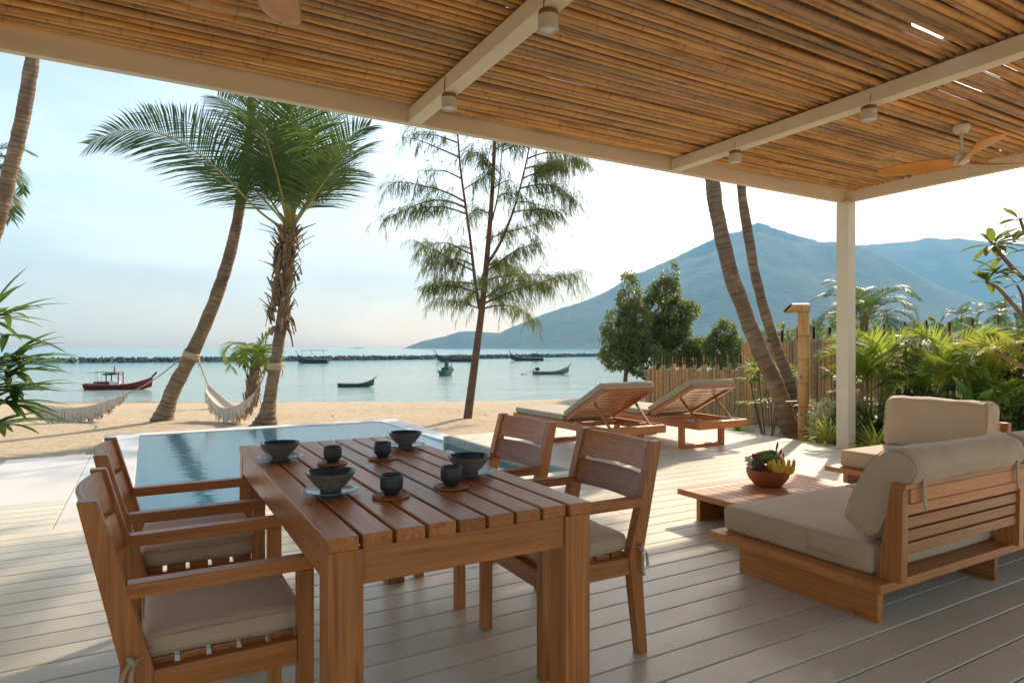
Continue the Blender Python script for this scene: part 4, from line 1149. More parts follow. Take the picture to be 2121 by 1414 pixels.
# palms at the edge of the frame on the beach
fl = [(-3.758,17.661,-.6),(-3.228,17.36,2.013),(-2.698,17.059,4.044),(-2.504,16.949,4.958),(-2.31,16.838,5.873),(-2.186,16.768,6.685),(-2.098,16.718,7.396),(-2.062,16.698,8.3),(-2.04,16.69,10.6)]
palm('tall coconut palm leaning over the beach beyond the fringed hammock', fl, .165, .115, crown((-2.04,16.69,10.6), 18, 3.4, .8, 4, nl=30, width=.05))
f3 = [(-6.6,26.6,-1.3),(-5.9,26.2,2.2),(-5.2,25.9,4.8),(-4.85,25.72,6.5)]
palm('coconut palm whose drooping leaves show behind the tall leaning palm', f3, .2, .15, crown((-4.85,25.72,6.5), 24, 2.3, .6, 14, nl=34, width=.045))
# two trunks by the shower
r1 = [(7.985,5.87,-.35),(7.778,6.047,.584),(7.6,6.206,1.131),(7.43,6.36,1.754),(7.301,6.491,2.314),(7.225,6.591,2.879),(7.185,6.672,3.381),(7.162,6.743,3.958),(7.188,6.842,4.917),(7.239,6.929,5.967),(7.3,7.0,7.2)]
palm('thick curved coconut trunk rising beside the bamboo shower', r1, .118, .085, crown((7.3,7.0,7.2), 16, 3.2, .75, 31, nl=28, width=.05), flare=1.3, group='coconut palms beside the deck')
r2 = [(8.52,6.19,-.35),(8.40,6.312,.619),(8.291,6.446,1.127),(8.162,6.577,1.714),(8.075,6.683,2.306),(8.02,6.772,2.905),(7.976,6.855,3.584),(8.011,6.95,4.36),(8.071,7.031,5.456),(8.145,7.104,6.419),(8.3,7.2,7.6)]
palm('thinner coconut trunk behind the thick one, close to the fence', r2, .078, .060, crown((8.3,7.2,7.6), 14, 3.0, .7, 37, nl=28, width=.05), flare=1.3, group='coconut palms beside the deck')
# coconut palm beyond the fence and far palms
bc_ = [(23.4,14.4,-.4),(23.35,14.4,1.0),(23.31,14.36,2.4)]
palm('coconut palm spreading above the fence behind the white post', bc_, .17, .14, crown((23.31,14.36,2.2), 20, 2.5, .62, 51, el=(.15,1.4), nl=44, width=.035), group='palms beyond the fence')
for i, (c, L) in enumerate((((69.3,29.6,4.4),2.6), ((88.2,41.9,5.0),2.8), ((78.0,50.5,4.0),2.8))):
    palm(('far hazy palm just above the fence behind the plumeria', 'far hazy palm rising between two fence poles', 'far hazy palm seen beside the shower')[i], [(c[0]+.5,c[1],-.5),(c[0],c[1],2),(c[0],c[1],c[2])], .16, .12, crown(c, 16, L, .7, 60+i, nl=20, width=.09), group='palms beyond the fence')

# ---- casuarina
CT_ = Vector((5.743,11.976,-.30))
ct = thing('casuarina_tree', 'slender casuarina tree with feathery drooping foliage on the sand', 'tree', CT_)
mb = MB(); rd = random.Random(12)
stems = [([(5.743,11.976,-.30),(5.89,11.893,1.001),(6.003,11.829,1.998),(6.09,11.779,2.995),(6.176,11.73,4.191),(6.228,11.7,5.387),(6.246,11.691,6.384),(6.228,11.7,7.2)], .095, .018),
         ([(5.986,11.838,1.898),(5.89,11.893,2.496),(5.778,11.957,3.593),(5.63,12.04,4.789),(5.57,12.075,5.587),(5.5,12.114,6.6)], .042, .012),
         ([(6.107,11.769,2.945),(6.324,11.646,3.344),(6.558,11.513,3.992),(6.731,11.415,4.689),(6.861,11.341,5.387),(6.974,11.277,6.3)], .036, .010),
         ([(6.13,11.76,3.6),(6.30,11.70,4.3),(6.36,11.66,5.0),(6.40,11.62,5.8)], .02, .008)]
SP = []
for pts, a, b in stems:
    P = spline(pts, 10); SP.append(P); n = len(P); mb.tube([p-CT_ for p in P], [a+(b-a)*(i/(n-1))**.8 for i in range(n)], 9)
leafb = MB(); branches = []
rt, fw = Vector((.8695,-.494,0)), Vector((.494,.8695,0))
def cbranch(p0, d, L, rad, dens):
    """a branch that lifts, then droops; hung with loose needle sprays"""
    pts = [p0]; dd = d.normalized(); q = p0
    for i in range(5):
        q = q + dd*(L/5); pts.append(q); dd = (dd + UP*(-.11) + Vector((rd.uniform(-.26,.26), rd.uniform(-.26,.26), rd.uniform(-.22,.22)))).normalized()
    P = spline(pts, 5); n = len(P); mb.tube([p-CT_ for p in P], [rad*(1-.85*i/(n-1)) for i in range(n)], 5)
    den = (dens-1)*rd.uniform(.5,1.5); i_s = rd.randint(3, 7)
    for i in range(i_s, n):
        for _ in range(int(den + rd.random())):
            t = (P[i]-P[i-1]).normalized(); s = t.cross(UP).normalized()*rd.choice((-1,1))
            td = (t*rd.uniform(-.1,.9) + s*rd.uniform(.0,.9) + UP*rd.uniform(-.5,.75)).normalized(); TL = rd.uniform(.18,.55); tp = P[i]; tw = [tp]
            for k in range(5): tp = tp + td*TL/5; td = (td - UP*.26 + Vector((rd.uniform(-.15,.15), rd.uniform(-.15,.15), 0))).normalized(); tw.append(tp)
            mb.tube([p-CT_ for p in tw], [.0045,.004,.0035,.003,.0025,.002], 3, caps=False)
            for k in range(1, 6):
                for _2 in range(3):
                    nd = (td*rd.uniform(.3,1.0) + Vector((rd.uniform(-.5,.5), rd.uniform(-.5,.5), rd.uniform(-1.3,-.1)))).normalized(); NL = rd.uniform(.10,.24); w = nd.cross(Vector((rd.uniform(-1,1),rd.uniform(-1,1),.3))).normalized()*.0045
                    a_ = tw[k].lerp(tw[k-1], rd.random()) - CT_; m_ = a_ + nd*NL*.6; e_ = a_ + nd*NL - UP*NL*.18
                    leafb.add([a_-w*.6, a_+w*.6, m_+w, m_-w, e_], [(0,1,2,3),(3,2,4)])
def sp_at(i, z):
    P = SP[i]
    return min(P, key=lambda p: abs(p.z-z))
# (stem, height, sideways, away, rise, length, density): the branch layout of the tree
BR = [(0,2.05,1,-.2,.42,2.05,3),(0,2.0,.9,.5,.25,1.5,3),(0,2.15,.8,-.7,.5,1.5,3),(0,1.95,-.9,.1,.3,1.0,2),(0,2.6,1,.2,.3,1.4,3),(0,2.75,.9,-.5,.45,1.3,3),(0,2.9,.7,.6,.35,1.25,3),
      (0,2.35,-.4,.9,.2,.9,2),(0,2.5,.3,-1,.2,1.0,2),(1,2.35,-1,.1,.35,1.15,3),(1,2.5,-.9,.5,.3,1.1,3),(1,2.75,-1,-.4,.45,1.25,3),(1,2.9,-.7,-.8,.3,1.1,3),(1,3.1,-1,.2,.5,1.2,3),(1,3.3,-.6,.8,.3,.9,2),
      (1,3.9,-1,0,.35,1.35,3),(1,4.1,-1,.3,.45,1.9,3),(1,4.2,-.9,-.4,.4,1.6,3),(1,4.5,.6,-.3,.3,.7,2),(1,4.7,-1,.2,.55,1.1,2),(1,5.1,-1,0,.45,1.3,2),(1,5.4,-.8,.3,.4,1.1,2),(1,5.8,-.9,-.2,.4,1.1,2),(1,6.2,-.5,.3,.5,.9,2),
      (0,3.5,.4,.9,.3,.9,2),(0,4.0,-.6,.5,.4,.8,2),(0,4.4,.5,-.8,.4,.9,2),(0,4.9,-.5,-.6,.5,.8,2),(0,5.3,.6,.5,.5,.9,2),(0,5.7,-.6,.3,.5,.9,2),(0,6.1,.5,-.4,.5,.9,2),(0,6.5,-.4,-.5,.6,.8,2),(0,6.9,.4,.4,.6,.7,2),
      (2,3.6,.9,.1,.2,.9,2),(2,4.0,1,-.2,.15,1.0,3),(2,4.2,.7,.6,.2,.9,2),(2,4.5,1,.1,.3,1.25,3),(2,4.7,1,-.4,.3,1.2,3),(2,4.9,.8,.5,.35,1.1,3),(2,5.1,1,0,.4,1.3,3),(2,5.3,-.6,.2,.4,.8,2),(2,5.5,.9,-.3,.5,1.1,3),(2,5.8,1,.2,.5,1.0,3),(2,6.0,.6,-.5,.6,.9,2),
      (3,4.3,.6,-.4,.3,.6,2),(3,4.8,-.4,-.6,.4,.6,2),(3,5.3,.5,.5,.4,.7,2)]
for si, z, a_, b_, up_, L, dn in BR:
    cbranch(sp_at(si, z), rt*a_ + fw*b_ + UP*up_, L, .018*L**.5, dn)
mb.build('trunk', 'bark_casuarina', ct); tag(leafb.build('crown', 'leaf_casuarina', ct, smooth=False), kind='stuff')

# ---- broadleaf trees and shrubs
def leafcloud(mb, lobes, n, size, rd, mi=0, shell=.55, hang=0.2, ratio=.42):
    tot = sum(r[0]*r[1]*r[2] for _, r in lobes)
    for c, r in lobes:
        for _ in range(int(n*r[0]*r[1]*r[2]/tot)):
            d = Vector((rd.gauss(0,1), rd.gauss(0,1), rd.gauss(0,1))).normalized(); s = rd.uniform(shell, 1.0)**.6
            bump_ = 1 + .28*noise.noise((d.x*2.2+c[0], d.y*2.2+c[1], d.z*2.2+c[2]))
            p = Vector((c[0]+d.x*r[0]*s*bump_, c[1]+d.y*r[1]*s*bump_, c[2]+d.z*r[2]*s*bump_))
            if noise.noise(p*(1.5/max(.25,max(r)))+Vector((3,1,7))) < -.2: continue
            ld = (d*.6 + Vector((rd.uniform(-1,1), rd.uniform(-1,1), rd.uniform(-1,.6)-hang))).normalized(); L = size*rd.uniform(.65,1.25)
            w = ld.cross(Vector((rd.uniform(-1,1), rd.uniform(-1,1), rd.uniform(-.3,1)))).normalized()*L*ratio*.5
            mb.add([p, p+ld*L*.35+w, p+ld*L*.75+w*.75, p+ld*L, p+ld*L*.75-w*.75, p+ld*L*.35-w], [(0,1,2,3,4,5)], mi)
def tree(name, label, base, limbs, lobes, n, size, bark, leaf, seed, group=None, cat='tree', r0=.08):
    rd = random.Random(seed); b = Vector(base); o = thing(name, label, cat, base, 0, group)
    mb = MB()
    for pts in limbs:
        P = spline([Vector(p)-b for p in pts], 6); k = len(P); q = r0 if pts is limbs[0] else r0*.55
        mb.tube(P, [q*(1-.75*i/(k-1)) for i in range(k)], 7)
    for c, r in lobes:
        for _ in range(7):
            d = Vector((rd.gauss(0,1), rd.gauss(0,1), abs(rd.gauss(0,1))*.7)).normalized(); c_ = Vector(c)-b; a_ = c_ - Vector((0,0,r[2]*.7))
            e_ = c_ + Vector((d.x*r[0], d.y*r[1], d.z*r[2]))*.85; mb.tube(spline([a_, a_.lerp(e_,.5)+Vector((rd.uniform(-.1,.1),rd.uniform(-.1,.1),.06)), e_],3), [r0*.22*(1-.11*i) for i in range(7)], 4, caps=False)
    mb.build('trunk', bark, o)
    mb = MB(); leafcloud(mb, [((c[0]-b.x,c[1]-b.y,c[2]-b.z), r) for c, r in lobes], n, size, rd)
    tag(mb.build('crown', leaf, o, smooth=False), kind='stuff'); return o
def pt(px, py, d):
    l = (px-1060.5)/1329.0*d; return (FW.x*d+RT.x*l, FW.y*d+RT.y*l, 1.2-(py-720)/1329.0*d)
g0 = 'broadleaf trees on the shore beyond the loungers'
# world positions of the crown lobes of the four shore trees (metres)
d = 20.0
def lob(L): return [(pt(a,b_,d_), (r*.9, r*.9, rz)) for a, b_, d_, r, rz in L]
tree('shore_tree', 'dark green shore tree spreading over the end of the bamboo fence', (12.9,15.7,-.5), [[(12.9,15.7,-.5),(12.95,15.6,.8),(12.75,15.7,1.6),(12.72,15.7,2.2)],[(12.95,15.6,.8),(12.4,15.85,1.2),(12.3,15.9,1.5)]],
     lob([(1303,612,20,.42,.75),(1312,660,20,.55,.6),(1290,690,20,.75,.55),(1285,735,20,.7,.5),(1340,745,20,.75,.55),(1310,715,20.5,.8,.6),(1275,662,20,.4,.35)]), 17000, .115, 'bark_thin', 'leaf_bush', 41, g0)
tree('shore_tree', 'taller bushy shore tree with a pointed top against the mountain', (14.9,15.6,-.5), [[(14.9,15.6,-.5),(14.85,15.65,1.2),(14.8,15.7,2.0),(14.8,15.7,2.6)],[(14.85,15.65,1.2),(15.1,15.5,1.7),(15.2,15.4,2.0)]],
     lob([(1390,572,21,.28,.5),(1378,605,21,.5,.5),(1362,640,21,.6,.5),(1400,650,21,.6,.5),(1428,645,21,.4,.35),(1385,690,21,.75,.55),(1355,705,21,.6,.5),(1405,725,21,.6,.5),(1352,612,21,.3,.35)]), 18000, .115, 'bark_thin', 'leaf_bush', 43, g0)
tree('shore_tree', 'small rounded shore tree just above the fence beside the thick trunk', (14.8,13.4,-.4), [[(14.8,13.4,-.4),(14.8,13.42,.6),(14.78,13.45,1.6)]],
     lob([(1500,688,19,.38,.38),(1485,715,19,.45,.4),(1515,720,19,.42,.4),(1500,740,19,.5,.4)]), 7000, .105, 'bark_thin', 'leaf_bush', 47, g0)
tree('shore_tree', 'low shore bush showing between two taller trees above the fence', (14.85,14.5,-.4), [[(14.85,14.5,-.4),(14.85,14.55,.4),(14.84,14.57,1.0)]],
     lob([(1438,718,20,.36,.32),(1450,735,20,.42,.35),(1428,745,20,.4,.3)]), 5000, .105, 'bark_thin', 'leaf_bush', 48, g0)
# distant wood along the far shore
mb = MB(); rd = random.Random(77)
for k in range(240):
    px = rd.uniform(1560, 2350); dd = rd.uniform(120, 260); h = rd.uniform(4, 8.5); c = Vector(pt(px, 720, dd)); c.z = -1.5 + h*.55
    for _ in range(60):
        v = Vector((rd.gauss(0,1), rd.gauss(0,1), rd.gauss(0,1))).normalized(); p = c + Vector((v.x*3.2, v.y*3.2, v.z*h*.5)); a_ = Vector((rd.uniform(-1,1),rd.uniform(-1,1),rd.uniform(-1,1))).normalized()*.8; b_ = v.cross(a_).normalized()*.8
        mb.add([p-a_, p+b_, p+a_, p-b_], [(0,1,2,3)])
tag(mb.build('far_wood', 'leaf_bush', smooth=False), 'hazy belt of trees along the far shore behind the fence', 'trees', kind='stuff')

# ---- garden between deck and fence
def areca(label, base, stems, seed, leaf='leaf_areca', L=1.0, name='areca_palm', group='palms in the garden strip'):
    rd = random.Random(seed); b = Vector(base); o = thing(name, label, 'plant', base, 0, group); 
    for (dx, dy, h, n) in stems:
        st = MB(); top = Vector((dx*1.6, dy*1.6, h)); st.tube(spline([(dx*.5,dy*.5,-.02),(dx,dy,h*.5),top],6), [.016]*13, 7); st.build('stem', 'frond_stem', o)
        for k in range(n):
            lf = MB()
            az = k*2.4 + rd.uniform(0,.9) + dx*40; e = rd.uniform(.7,1.35); frond(lf, arch(top, az, e, L*rd.uniform(.7,1.1), rd.uniform(.9,1.7)), .34*L, 30, droop=.32, width=.0175, start=.2, sweep=.7, lift=.35, rachis=.008, rd=rd, jit=.07); lf.build('frond', [leaf, 'frond_stem'], o)
areca('tall yellow green areca palm beside the white post', (8.35,5.05,-.22), [(0,0,.95,5),(.05,-.08,1.2,5),(-.06,.05,.85,4),(.06,.08,1.05,4),(-.03,-.14,.75,4)], 3, L=.85)
areca('dense areca palm arching over the fence in the middle of the garden', (8.55,4.15,-.22), [(0,0,.95,5),(.1,.1,1.15,5),(-.1,.08,.75,4),(.08,-.14,1.05,5)], 4, 'leaf_areca', .95)
areca('golden areca palm between the broad leaved plant and the fence', (8.6,3.7,-.22), [(0,0,.95,4),(.08,-.1,1.1,4),(-.06,.12,.8,4)], 6, 'leaf_areca_yellow', .85)
areca('dark low palm at the foot of the fence behind the post', (8.1,4.75,-.22), [(0,0,.12,7),(.04,.04,.2,5)], 7, 'leaf_dark', .8)
areca('bluish green palm left of the golden fronds', (8.35,4.5,-.22), [(0,0,.45,6),(.05,-.08,.65,6)], 8, 'leaf_bluish', .8)
areca('drooping palm beside the climbing hedge', (8.3,3.45,-.22), [(0,0,.6,5),(.1,.0,.8,5)], 9, 'leaf_areca', .8)
areca('young palm with dull fronds low in the garden bed behind the sofa', (8.15,4.15,-.22), [(0,0,.3,6),(.06,.1,.45,5)], 19, 'leaf_bluish', .7)
def blade_leaf(mb, base, d, L, w, bend, rd, mi=0, seg=6):
    p = Vector(base); dd = Vector(d).normalized(); sd = dd.cross(UP); sd = sd.normalized() if sd.length > .1 else Vector((1,0,0)); rows = []
    for i in range(seg+1):
        u = i/seg; ww = w*math.sin(math.pi*min(.985, .12+.88*u))**.8*.5; nrm = sd.cross(dd).normalized(); rows.append((p+sd*ww+nrm*ww*.3, p, p-sd*ww+nrm*ww*.3)); p = p + dd*L/seg; dd = (dd - UP*bend/seg).normalized()
    vs = [q for r_ in rows for q in r_]
    mb.add(vs, [f for i in range(seg) for f in ((i*3,i*3+1,i*3+4,i*3+3),(i*3+1,i*3+2,i*3+5,i*3+4))], mi)
rd = random.Random(15)
o = thing('broadleaf_plant', 'broad paddle leaved plant with bright green leaves by the fence', 'plant', (7.95,3.62,-.22))
for az, e, L, w, bd in ((1.9,1.35,.62,.17,.2),(-.3,1.4,.55,.17,.25),(2.8,1.1,.45,.14,.5),(-.6,.8,.55,.15,.9),(-1.4,.6,.5,.13,.9),(3.4,.7,.45,.13,.8),(.6,.9,.5,.14,.7),(-2.4,.9,.45,.13,.7),(1.2,.7,.45,.12,.9),(-1.0,1.1,.4,.13,.5)):
    dd = Vector((math.cos(az)*math.cos(e), math.sin(az)*math.cos(e), math.sin(e))); b0 = Vector((0,0,.62)) + dd*.12; mb = MB(); mb.tube([(0,0,.0),(0,0,.5),b0], .008, 5); blade_leaf(mb, b0, dd, L, w, bd, rd); mb.build('leaf', 'leaf_big', o)
o = thing('climbing_hedge', 'dark small leaved climber covering the fence', 'plant', (8.6,3.2,-.22)); mb = MB()
for k in range(5): mb.tube(spline([(0,-.5+k*.25,0),(.12,-.5+k*.25+rd.uniform(-.1,.1),.6),(.1,-.5+k*.25+rd.uniform(-.15,.15),1.3)],5), .01, 5)
mb.build('stem', 'bark_thin', o); mb = MB(); leafcloud(mb, [((0,.0,1.0),(.24,.42,.75)),((0,-.5,1.0),(.25,.45,.75)),((-.1,.25,.6),(.28,.42,.6)),((-.1,-.3,.5),(.3,.6,.5)),((.05,.1,1.55),(.18,.22,.32)),((-.15,.7,.35),(.28,.4,.35))], 5200, .062, rd, shell=.7, ratio=.6); tag(mb.build('foliage', 'leaf_dark', o, smooth=False), kind='stuff')
o = thing('climbing_shrub', 'slim climbing shrub with small glossy leaves on the fence top', 'plant', (8.62,4.75,-.22)); mb = MB(); mb.tube(spline([(0,0,0),(.05,.03,.7),(.0,.0,1.5)],5), .012, 5); mb.build('stem', 'bark_thin', o)
mb = MB(); leafcloud(mb, [((0,0,1.35),(.16,.18,.32)),((0,.05,.95),(.2,.22,.35)),((0,-.1,.55),(.2,.3,.4))], 1300, .06, rd, shell=.5, ratio=.6); tag(mb.build('foliage', 'leaf_bush', o, smooth=False), kind='stuff')
def tuft(label, base, n, L, w, mat, seed, name='spider_plant', bend=1.5):
    rd = random.Random(seed); mb = MB()
    for _ in range(n):
        az = rd.uniform(0,6.283); e = rd.uniform(.5,1.4); dd = Vector((math.cos(az)*math.cos(e), math.sin(az)*math.cos(e), math.sin(e))); blade_leaf(mb, (rd.uniform(-.05,.05), rd.uniform(-.05,.05), 0), dd, L*rd.uniform(.6,1.1), w, bend*rd.uniform(.6,1.3), rd)
    return tag(mb.build(name, mat, loc=base), label, 'plant', 'variegated grassy tufts along the deck edge')
tuft('yellow striped grassy tuft between the shower and the white post', (7.53,5.10,-.06), 110, .44, .026, 'leaf_spider', 1)
tuft('yellow striped grassy tuft between the white post and the sofa', (7.53,4.50,-.06), 110, .46, .026, 'leaf_spider', 2)
tuft('green grassy tuft at the deck corner beside the sun lounger', (7.75,6.75,-.12), 60, .40, .02, 'leaf_areca', 3)
def rhapis(label, base, canes, seed, mat, size, name='lady_palm', group=None):
    rd = random.Random(seed); o = thing(name, label, 'plant', base, 0, group); 
    for (dx, dy, h, fans) in canes:
        st = MB(); top = Vector((dx, dy, h)); st.tube(spline([(dx*.3,dy*.3,-.02),(dx*.7,dy*.7,h*.5),top],5), .010, 6)
        for (az, e, pl, ns) in fans:
            d = Vector((math.cos(az)*math.cos(e), math.sin(az)*math.cos(e), math.sin(e))); c = top + d*pl; st.tube(spline([top, top+d*pl*.5+UP*.02, c],4), .004, 5)
            s = d.cross(UP).normalized(); n = s.cross(d).normalized(); lf = MB()
            for k in range(ns):
                a = (k/(ns-1)-.5)*math.pi*1.25; ld = (d*math.cos(a) + s*math.sin(a) + n*rd.uniform(-.12,.25)).normalized(); blade_leaf(lf, c, ld, size*rd.uniform(.8,1.1)*(1-.2*abs(a)/2), size*.115, rd.uniform(.25,.7), rd, seg=5)
            lf.build('fan_leaf', mat, o)
        st.build('stem', 'bark_thin', o)
    return o
def fans(rd, n, pl, ns): return [(rd.uniform(0,6.283), rd.uniform(-.1,.9), pl*rd.uniform(.7,1.2), ns) for _ in range(n)]
rq = random.Random(3)
rhapis('yellow green lady palm behind the curved trunk by the fence', (8.45,6.75,-.22), [(-.1,.1,1.0,fans(rq,6,.15,12)),(.05,-.2,.95,fans(rq,6,.15,12)),(-.2,-.3,.7,fans(rq,6,.15,12)),(0,.35,.9,fans(rq,5,.15,12)),(-.1,-.5,.55,fans(rq,5,.15,12)),(-.05,.2,.55,fans(rq,5,.15,12))], 5, 'leaf_areca', .27)
rhapis('dark lady palm between the shower and the white post', (8.5,5.45,-.22), [(0,0,.75,fans(rq,6,.14,11)),(.05,.12,.95,fans(rq,6,.14,11)),(-.05,-.15,.6,fans(rq,5,.14,11))], 6, 'leaf_dark', .25)
rhapis('low dark fan palm at the foot of the garden fence', (7.95,4.72,-.22), [(0,0,.12,fans(rq,8,.3,12)),(.05,.1,.2,fans(rq,5,.25,12))], 16, 'leaf_dark', .38)
rl = random.Random(9)
LP = Vector((-1.36,5.60,-.24))
def fan_to(tgt, pl, ns): 
    return tgt
# lady palm at the left edge of the deck: canes with fans turned towards the deck
fa = [(-.25,.55,.22,9),(-.45,.15,.25,10),(.1,.1,.2,9),(-.9,.25,.2,9),(-.3,-.3,.2,9),(2.2,.3,.2,9),(-.6,-.15,.22,9)]
rhapis('lady palm with long narrow leaves reaching in beside the deck', tuple(LP), [(.36,-.12,1.12,fa),(.30,.06,1.55,[(-.35,.5,.25,9),(-.1,.9,.2,9),(-.8,.4,.2,8),(2,.5,.2,8),(-.5,-.1,.25,9)]),(.40,-.05,1.28,[(-.4,.35,.2,10),(-.1,.6,.2,9),(-.7,.0,.2,9),(.3,.2,.2,9)]),(.30,-.22,.92,[(-.3,.1,.2,8),(.1,.0,.2,8)]),(.1,.2,1.3,fans(rl,4,.2,9))], 10, 'leaf_rhapis', .40)

# ---- flowering pot
o = thing('flower_pot', 'round black pot with a variegated bush and purple flowers by the shower', 'potted plant', (7.86,5.33,-.22))
mb = MB(); mb.lathe([(.13,0),(.14,.01),(.175,.20),(.182,.235),(.17,.235),(.16,.20),(.0001,.19)], 28); mb.build('pot', 'black_pot', o)
mb = MB(); leafcloud(mb, [((0,0,.46),(.26,.26,.27)),((0,0,.40),(.2,.2,.2))], 3800, .035, rd, shell=.6, ratio=.55); tag(mb.build('foliage', 'leaf_variegated', o, smooth=False), kind='stuff')
for k in range(8):
    a = rd.uniform(2.2,5.8); e = rd.uniform(-.3,1.3); q = Vector((math.cos(a)*math.cos(e)*.27, math.sin(a)*math.cos(e)*.27, .46+math.sin(e)*.27)); mb = MB()
    for j in range(6):
        d = Vector((rd.uniform(-1,1), rd.uniform(-1,1), rd.uniform(-.3,1))).normalized(); s = d.cross(UP).normalized()*.02
        mb.add([(0,0,0), d*.028+s, d*.056, d*.028-s], [(0,1,2,3)])
    mb.build('flower', 'petal_purple', o, loc=q)

# ---- plumeria reaching in from the right
PB = Vector((8.15,2.62,-.22)); o = thing('plumeria_tree', 'plumeria tree with forked bare branches and clustered oval leaves', 'tree', PB); br_ = MB(); lf = MB(); fl_ = MB(); rd = random.Random(23)
def pl_branch(pts, r): br_.tube([p-PB for p in spline(pts,6)], [r*(1-.45*i/((len(pts)-1)*6)) for i in range((len(pts)-1)*6+1)], 7)
pl_branch([tuple(PB),(8.05,2.72,.5),(7.85,2.90,1.1),(7.723,2.973,1.296)], .05)
pl_branch([(7.723,2.973,1.296),(7.60,3.04,1.5),(7.40,3.09,1.68),(7.25,3.13,1.80),(7.08,3.14,1.83)], .024)
pl_branch([(7.60,3.04,1.5),(7.62,3.06,1.7),(7.60,3.1,1.83)], .018)
pl_branch([(7.85,2.90,1.1),(7.88,2.97,1.5),(7.80,3.02,1.8),(7.55,3.08,1.95),(7.35,3.12,2.10),(7.2,3.14,2.2)], .028)
pl_branch([(7.55,3.08,1.95),(7.4,3.11,1.97),(7.25,3.13,1.93)], .016)
pl_branch([(7.80,3.02,1.8),(7.82,3.05,2.1),(7.72,3.08,2.35),(7.66,3.1,2.5)], .022)
def cluster(c, n, L, bias=(0,0,0)):
    for _ in range(n):
        az = rd.uniform(0,6.283); e = rd.uniform(-.5,.9); d = Vector((math.cos(az)*math.cos(e)+bias[0], math.sin(az)*math.cos(e)+bias[1], math.sin(e)+bias[2])).normalized(); c_ = Vector(c)-PB; lf = MB(); lf.tube([c_, c_+d*.05], .003, 4, caps=False); blade_leaf(lf, c_+d*.045, d, L*rd.uniform(.7,1.1), L*.30, rd.uniform(.2,.7), rd, seg=6); lf.build('leaf', 'leaf_plumeria', o)
cluster((7.08,3.14,1.84), 9, .20); cluster((7.2,3.14,2.21), 15, .25, (0,0,-.1)); cluster((7.25,3.13,1.94), 8, .2); cluster((7.60,3.1,1.85), 5, .18); cluster((7.66,3.1,2.5), 10, .2); cluster((7.35,3.12,2.1), 7, .22); cluster((7.5,3.1,2.25), 8, .2)
br_.build('branch', 'bark_plumeria', o)
for c in ((7.42,3.06,2.26),(7.36,3.08,2.30),(7.46,3.05,2.31)):
    mb = MB()
    for k in range(5):
        a = k*1.2566; d = Vector((math.cos(a), math.sin(a), .35)).normalized(); s = Vector((-math.sin(a), math.cos(a), 0))*.014; mb.add([(0,0,0), d*.02+s, d*.042, d*.02-s], [(0,1,2,3)])
    mb.build('flower', 'petal_white', o, loc=Vector(c)-PB, rot=(rd.uniform(-.6,.6), rd.uniform(-1,0), 0))
PB2 = Vector((7.75,2.05,-.22)); o = thing('plumeria_sapling', 'pale bare plumeria branch with one young leaf tuft, beside the hedge', 'tree', PB2); br_ = MB(); lf = MB()
br_.tube([p-PB2 for p in spline([tuple(PB2),(7.5,2.2,.4),(7.0,2.45,.85),(6.652,2.662,1.031),(6.50,2.74,1.12),(6.40,2.80,1.20)],6)], [.03*(1-.6*i/30) for i in range(31)], 7); br_.build('branch', 'bark_plumeria', o)
for az, e, L in ((2.4,.9,.16),(2.9,.2,.17),(1.4,.6,.14),(-.3,.25,.15),(-1.5,.7,.12),(3.6,.0,.2)):
    d = Vector((math.cos(az)*math.cos(e), math.sin(az)*math.cos(e), math.sin(e))); lf = MB(); blade_leaf(lf, Vector((6.40,2.80,1.20))-PB2+d*.03, d, L, L*.32, .3, rd); lf.build('leaf', 'leaf_areca', o)

# ---- bamboo shower
o = thing('bamboo_shower', 'outdoor shower made of a thick bamboo post with a cut spout', 'shower', (7.73,5.61,-.22))
def tubeob(name, path, rad, n, mat, parent, nodes=None, caps=True): q = MB(); q.tube(path, rad, n, caps=caps, nodes=nodes); return q.build(name, mat, parent, auto=60)
path = []; rad = []; nodes = {}; z = 0
while z < 1.93:
    for dz, q, nw in ((0,.985,0),(.28,.985,0),(.295,1.05,.3),(.30,.98,.8),(.306,1.04,.2)):
        if z+dz < 1.93: path.append((0,0,z+dz)); rad.append(.073*q)
        if nw and z+dz < 1.93: nodes[len(path)-1] = nw
    z += .32
path.append((0,0,1.985)); rad.append(.073); tubeob('post', path, rad, 16, 'bamboo_fence', o, nodes)
hd = Vector((-.87,.49,0)); n = 16; A = []; B = []; sd_ = Vector((.49,.87,0)); L0 = .05
q = MB(); ro = .064
secs = []
for s in (-.07, .02, .10, .16):
    secs.append([hd*s + sd_*ro*math.cos(2*math.pi*k/n) + UP*(1.955 + ro*math.sin(2*math.pi*k/n)) for k in range(n)])
secs.append([hd*(.215 - .055*math.sin(2*math.pi*k/n)) + sd_*ro*math.cos(2*math.pi*k/n) + UP*(1.955 + ro*math.sin(2*math.pi*k/n)) for k in range(n)])
q.loft(secs, caps=False); secs2 = [[c + (Vector((hd.x*0,0,1.955)) - Vector((0,0,c.z)))*.0 for c in s] for s in secs]
q.add([p for p in secs[0]], [tuple(range(n))]); 
inn = []
for s in secs[1:]: inn.append([ (p - (sd_*ro*math.cos(2*math.pi*k/n) + UP*ro*math.sin(2*math.pi*k/n))*.14) for k, p in enumerate(s)])
q.loft(inn[::-1], 1, caps=False); q.add(inn[0], [tuple(range(n))], 1)
q.add(secs[-1] + inn[-1], [(k,(k+1)%n,n+(k+1)%n,n+k) for k in range(n)])
q.build('spout', ['bamboo_fence','bamboo_inside'], o, auto=50)
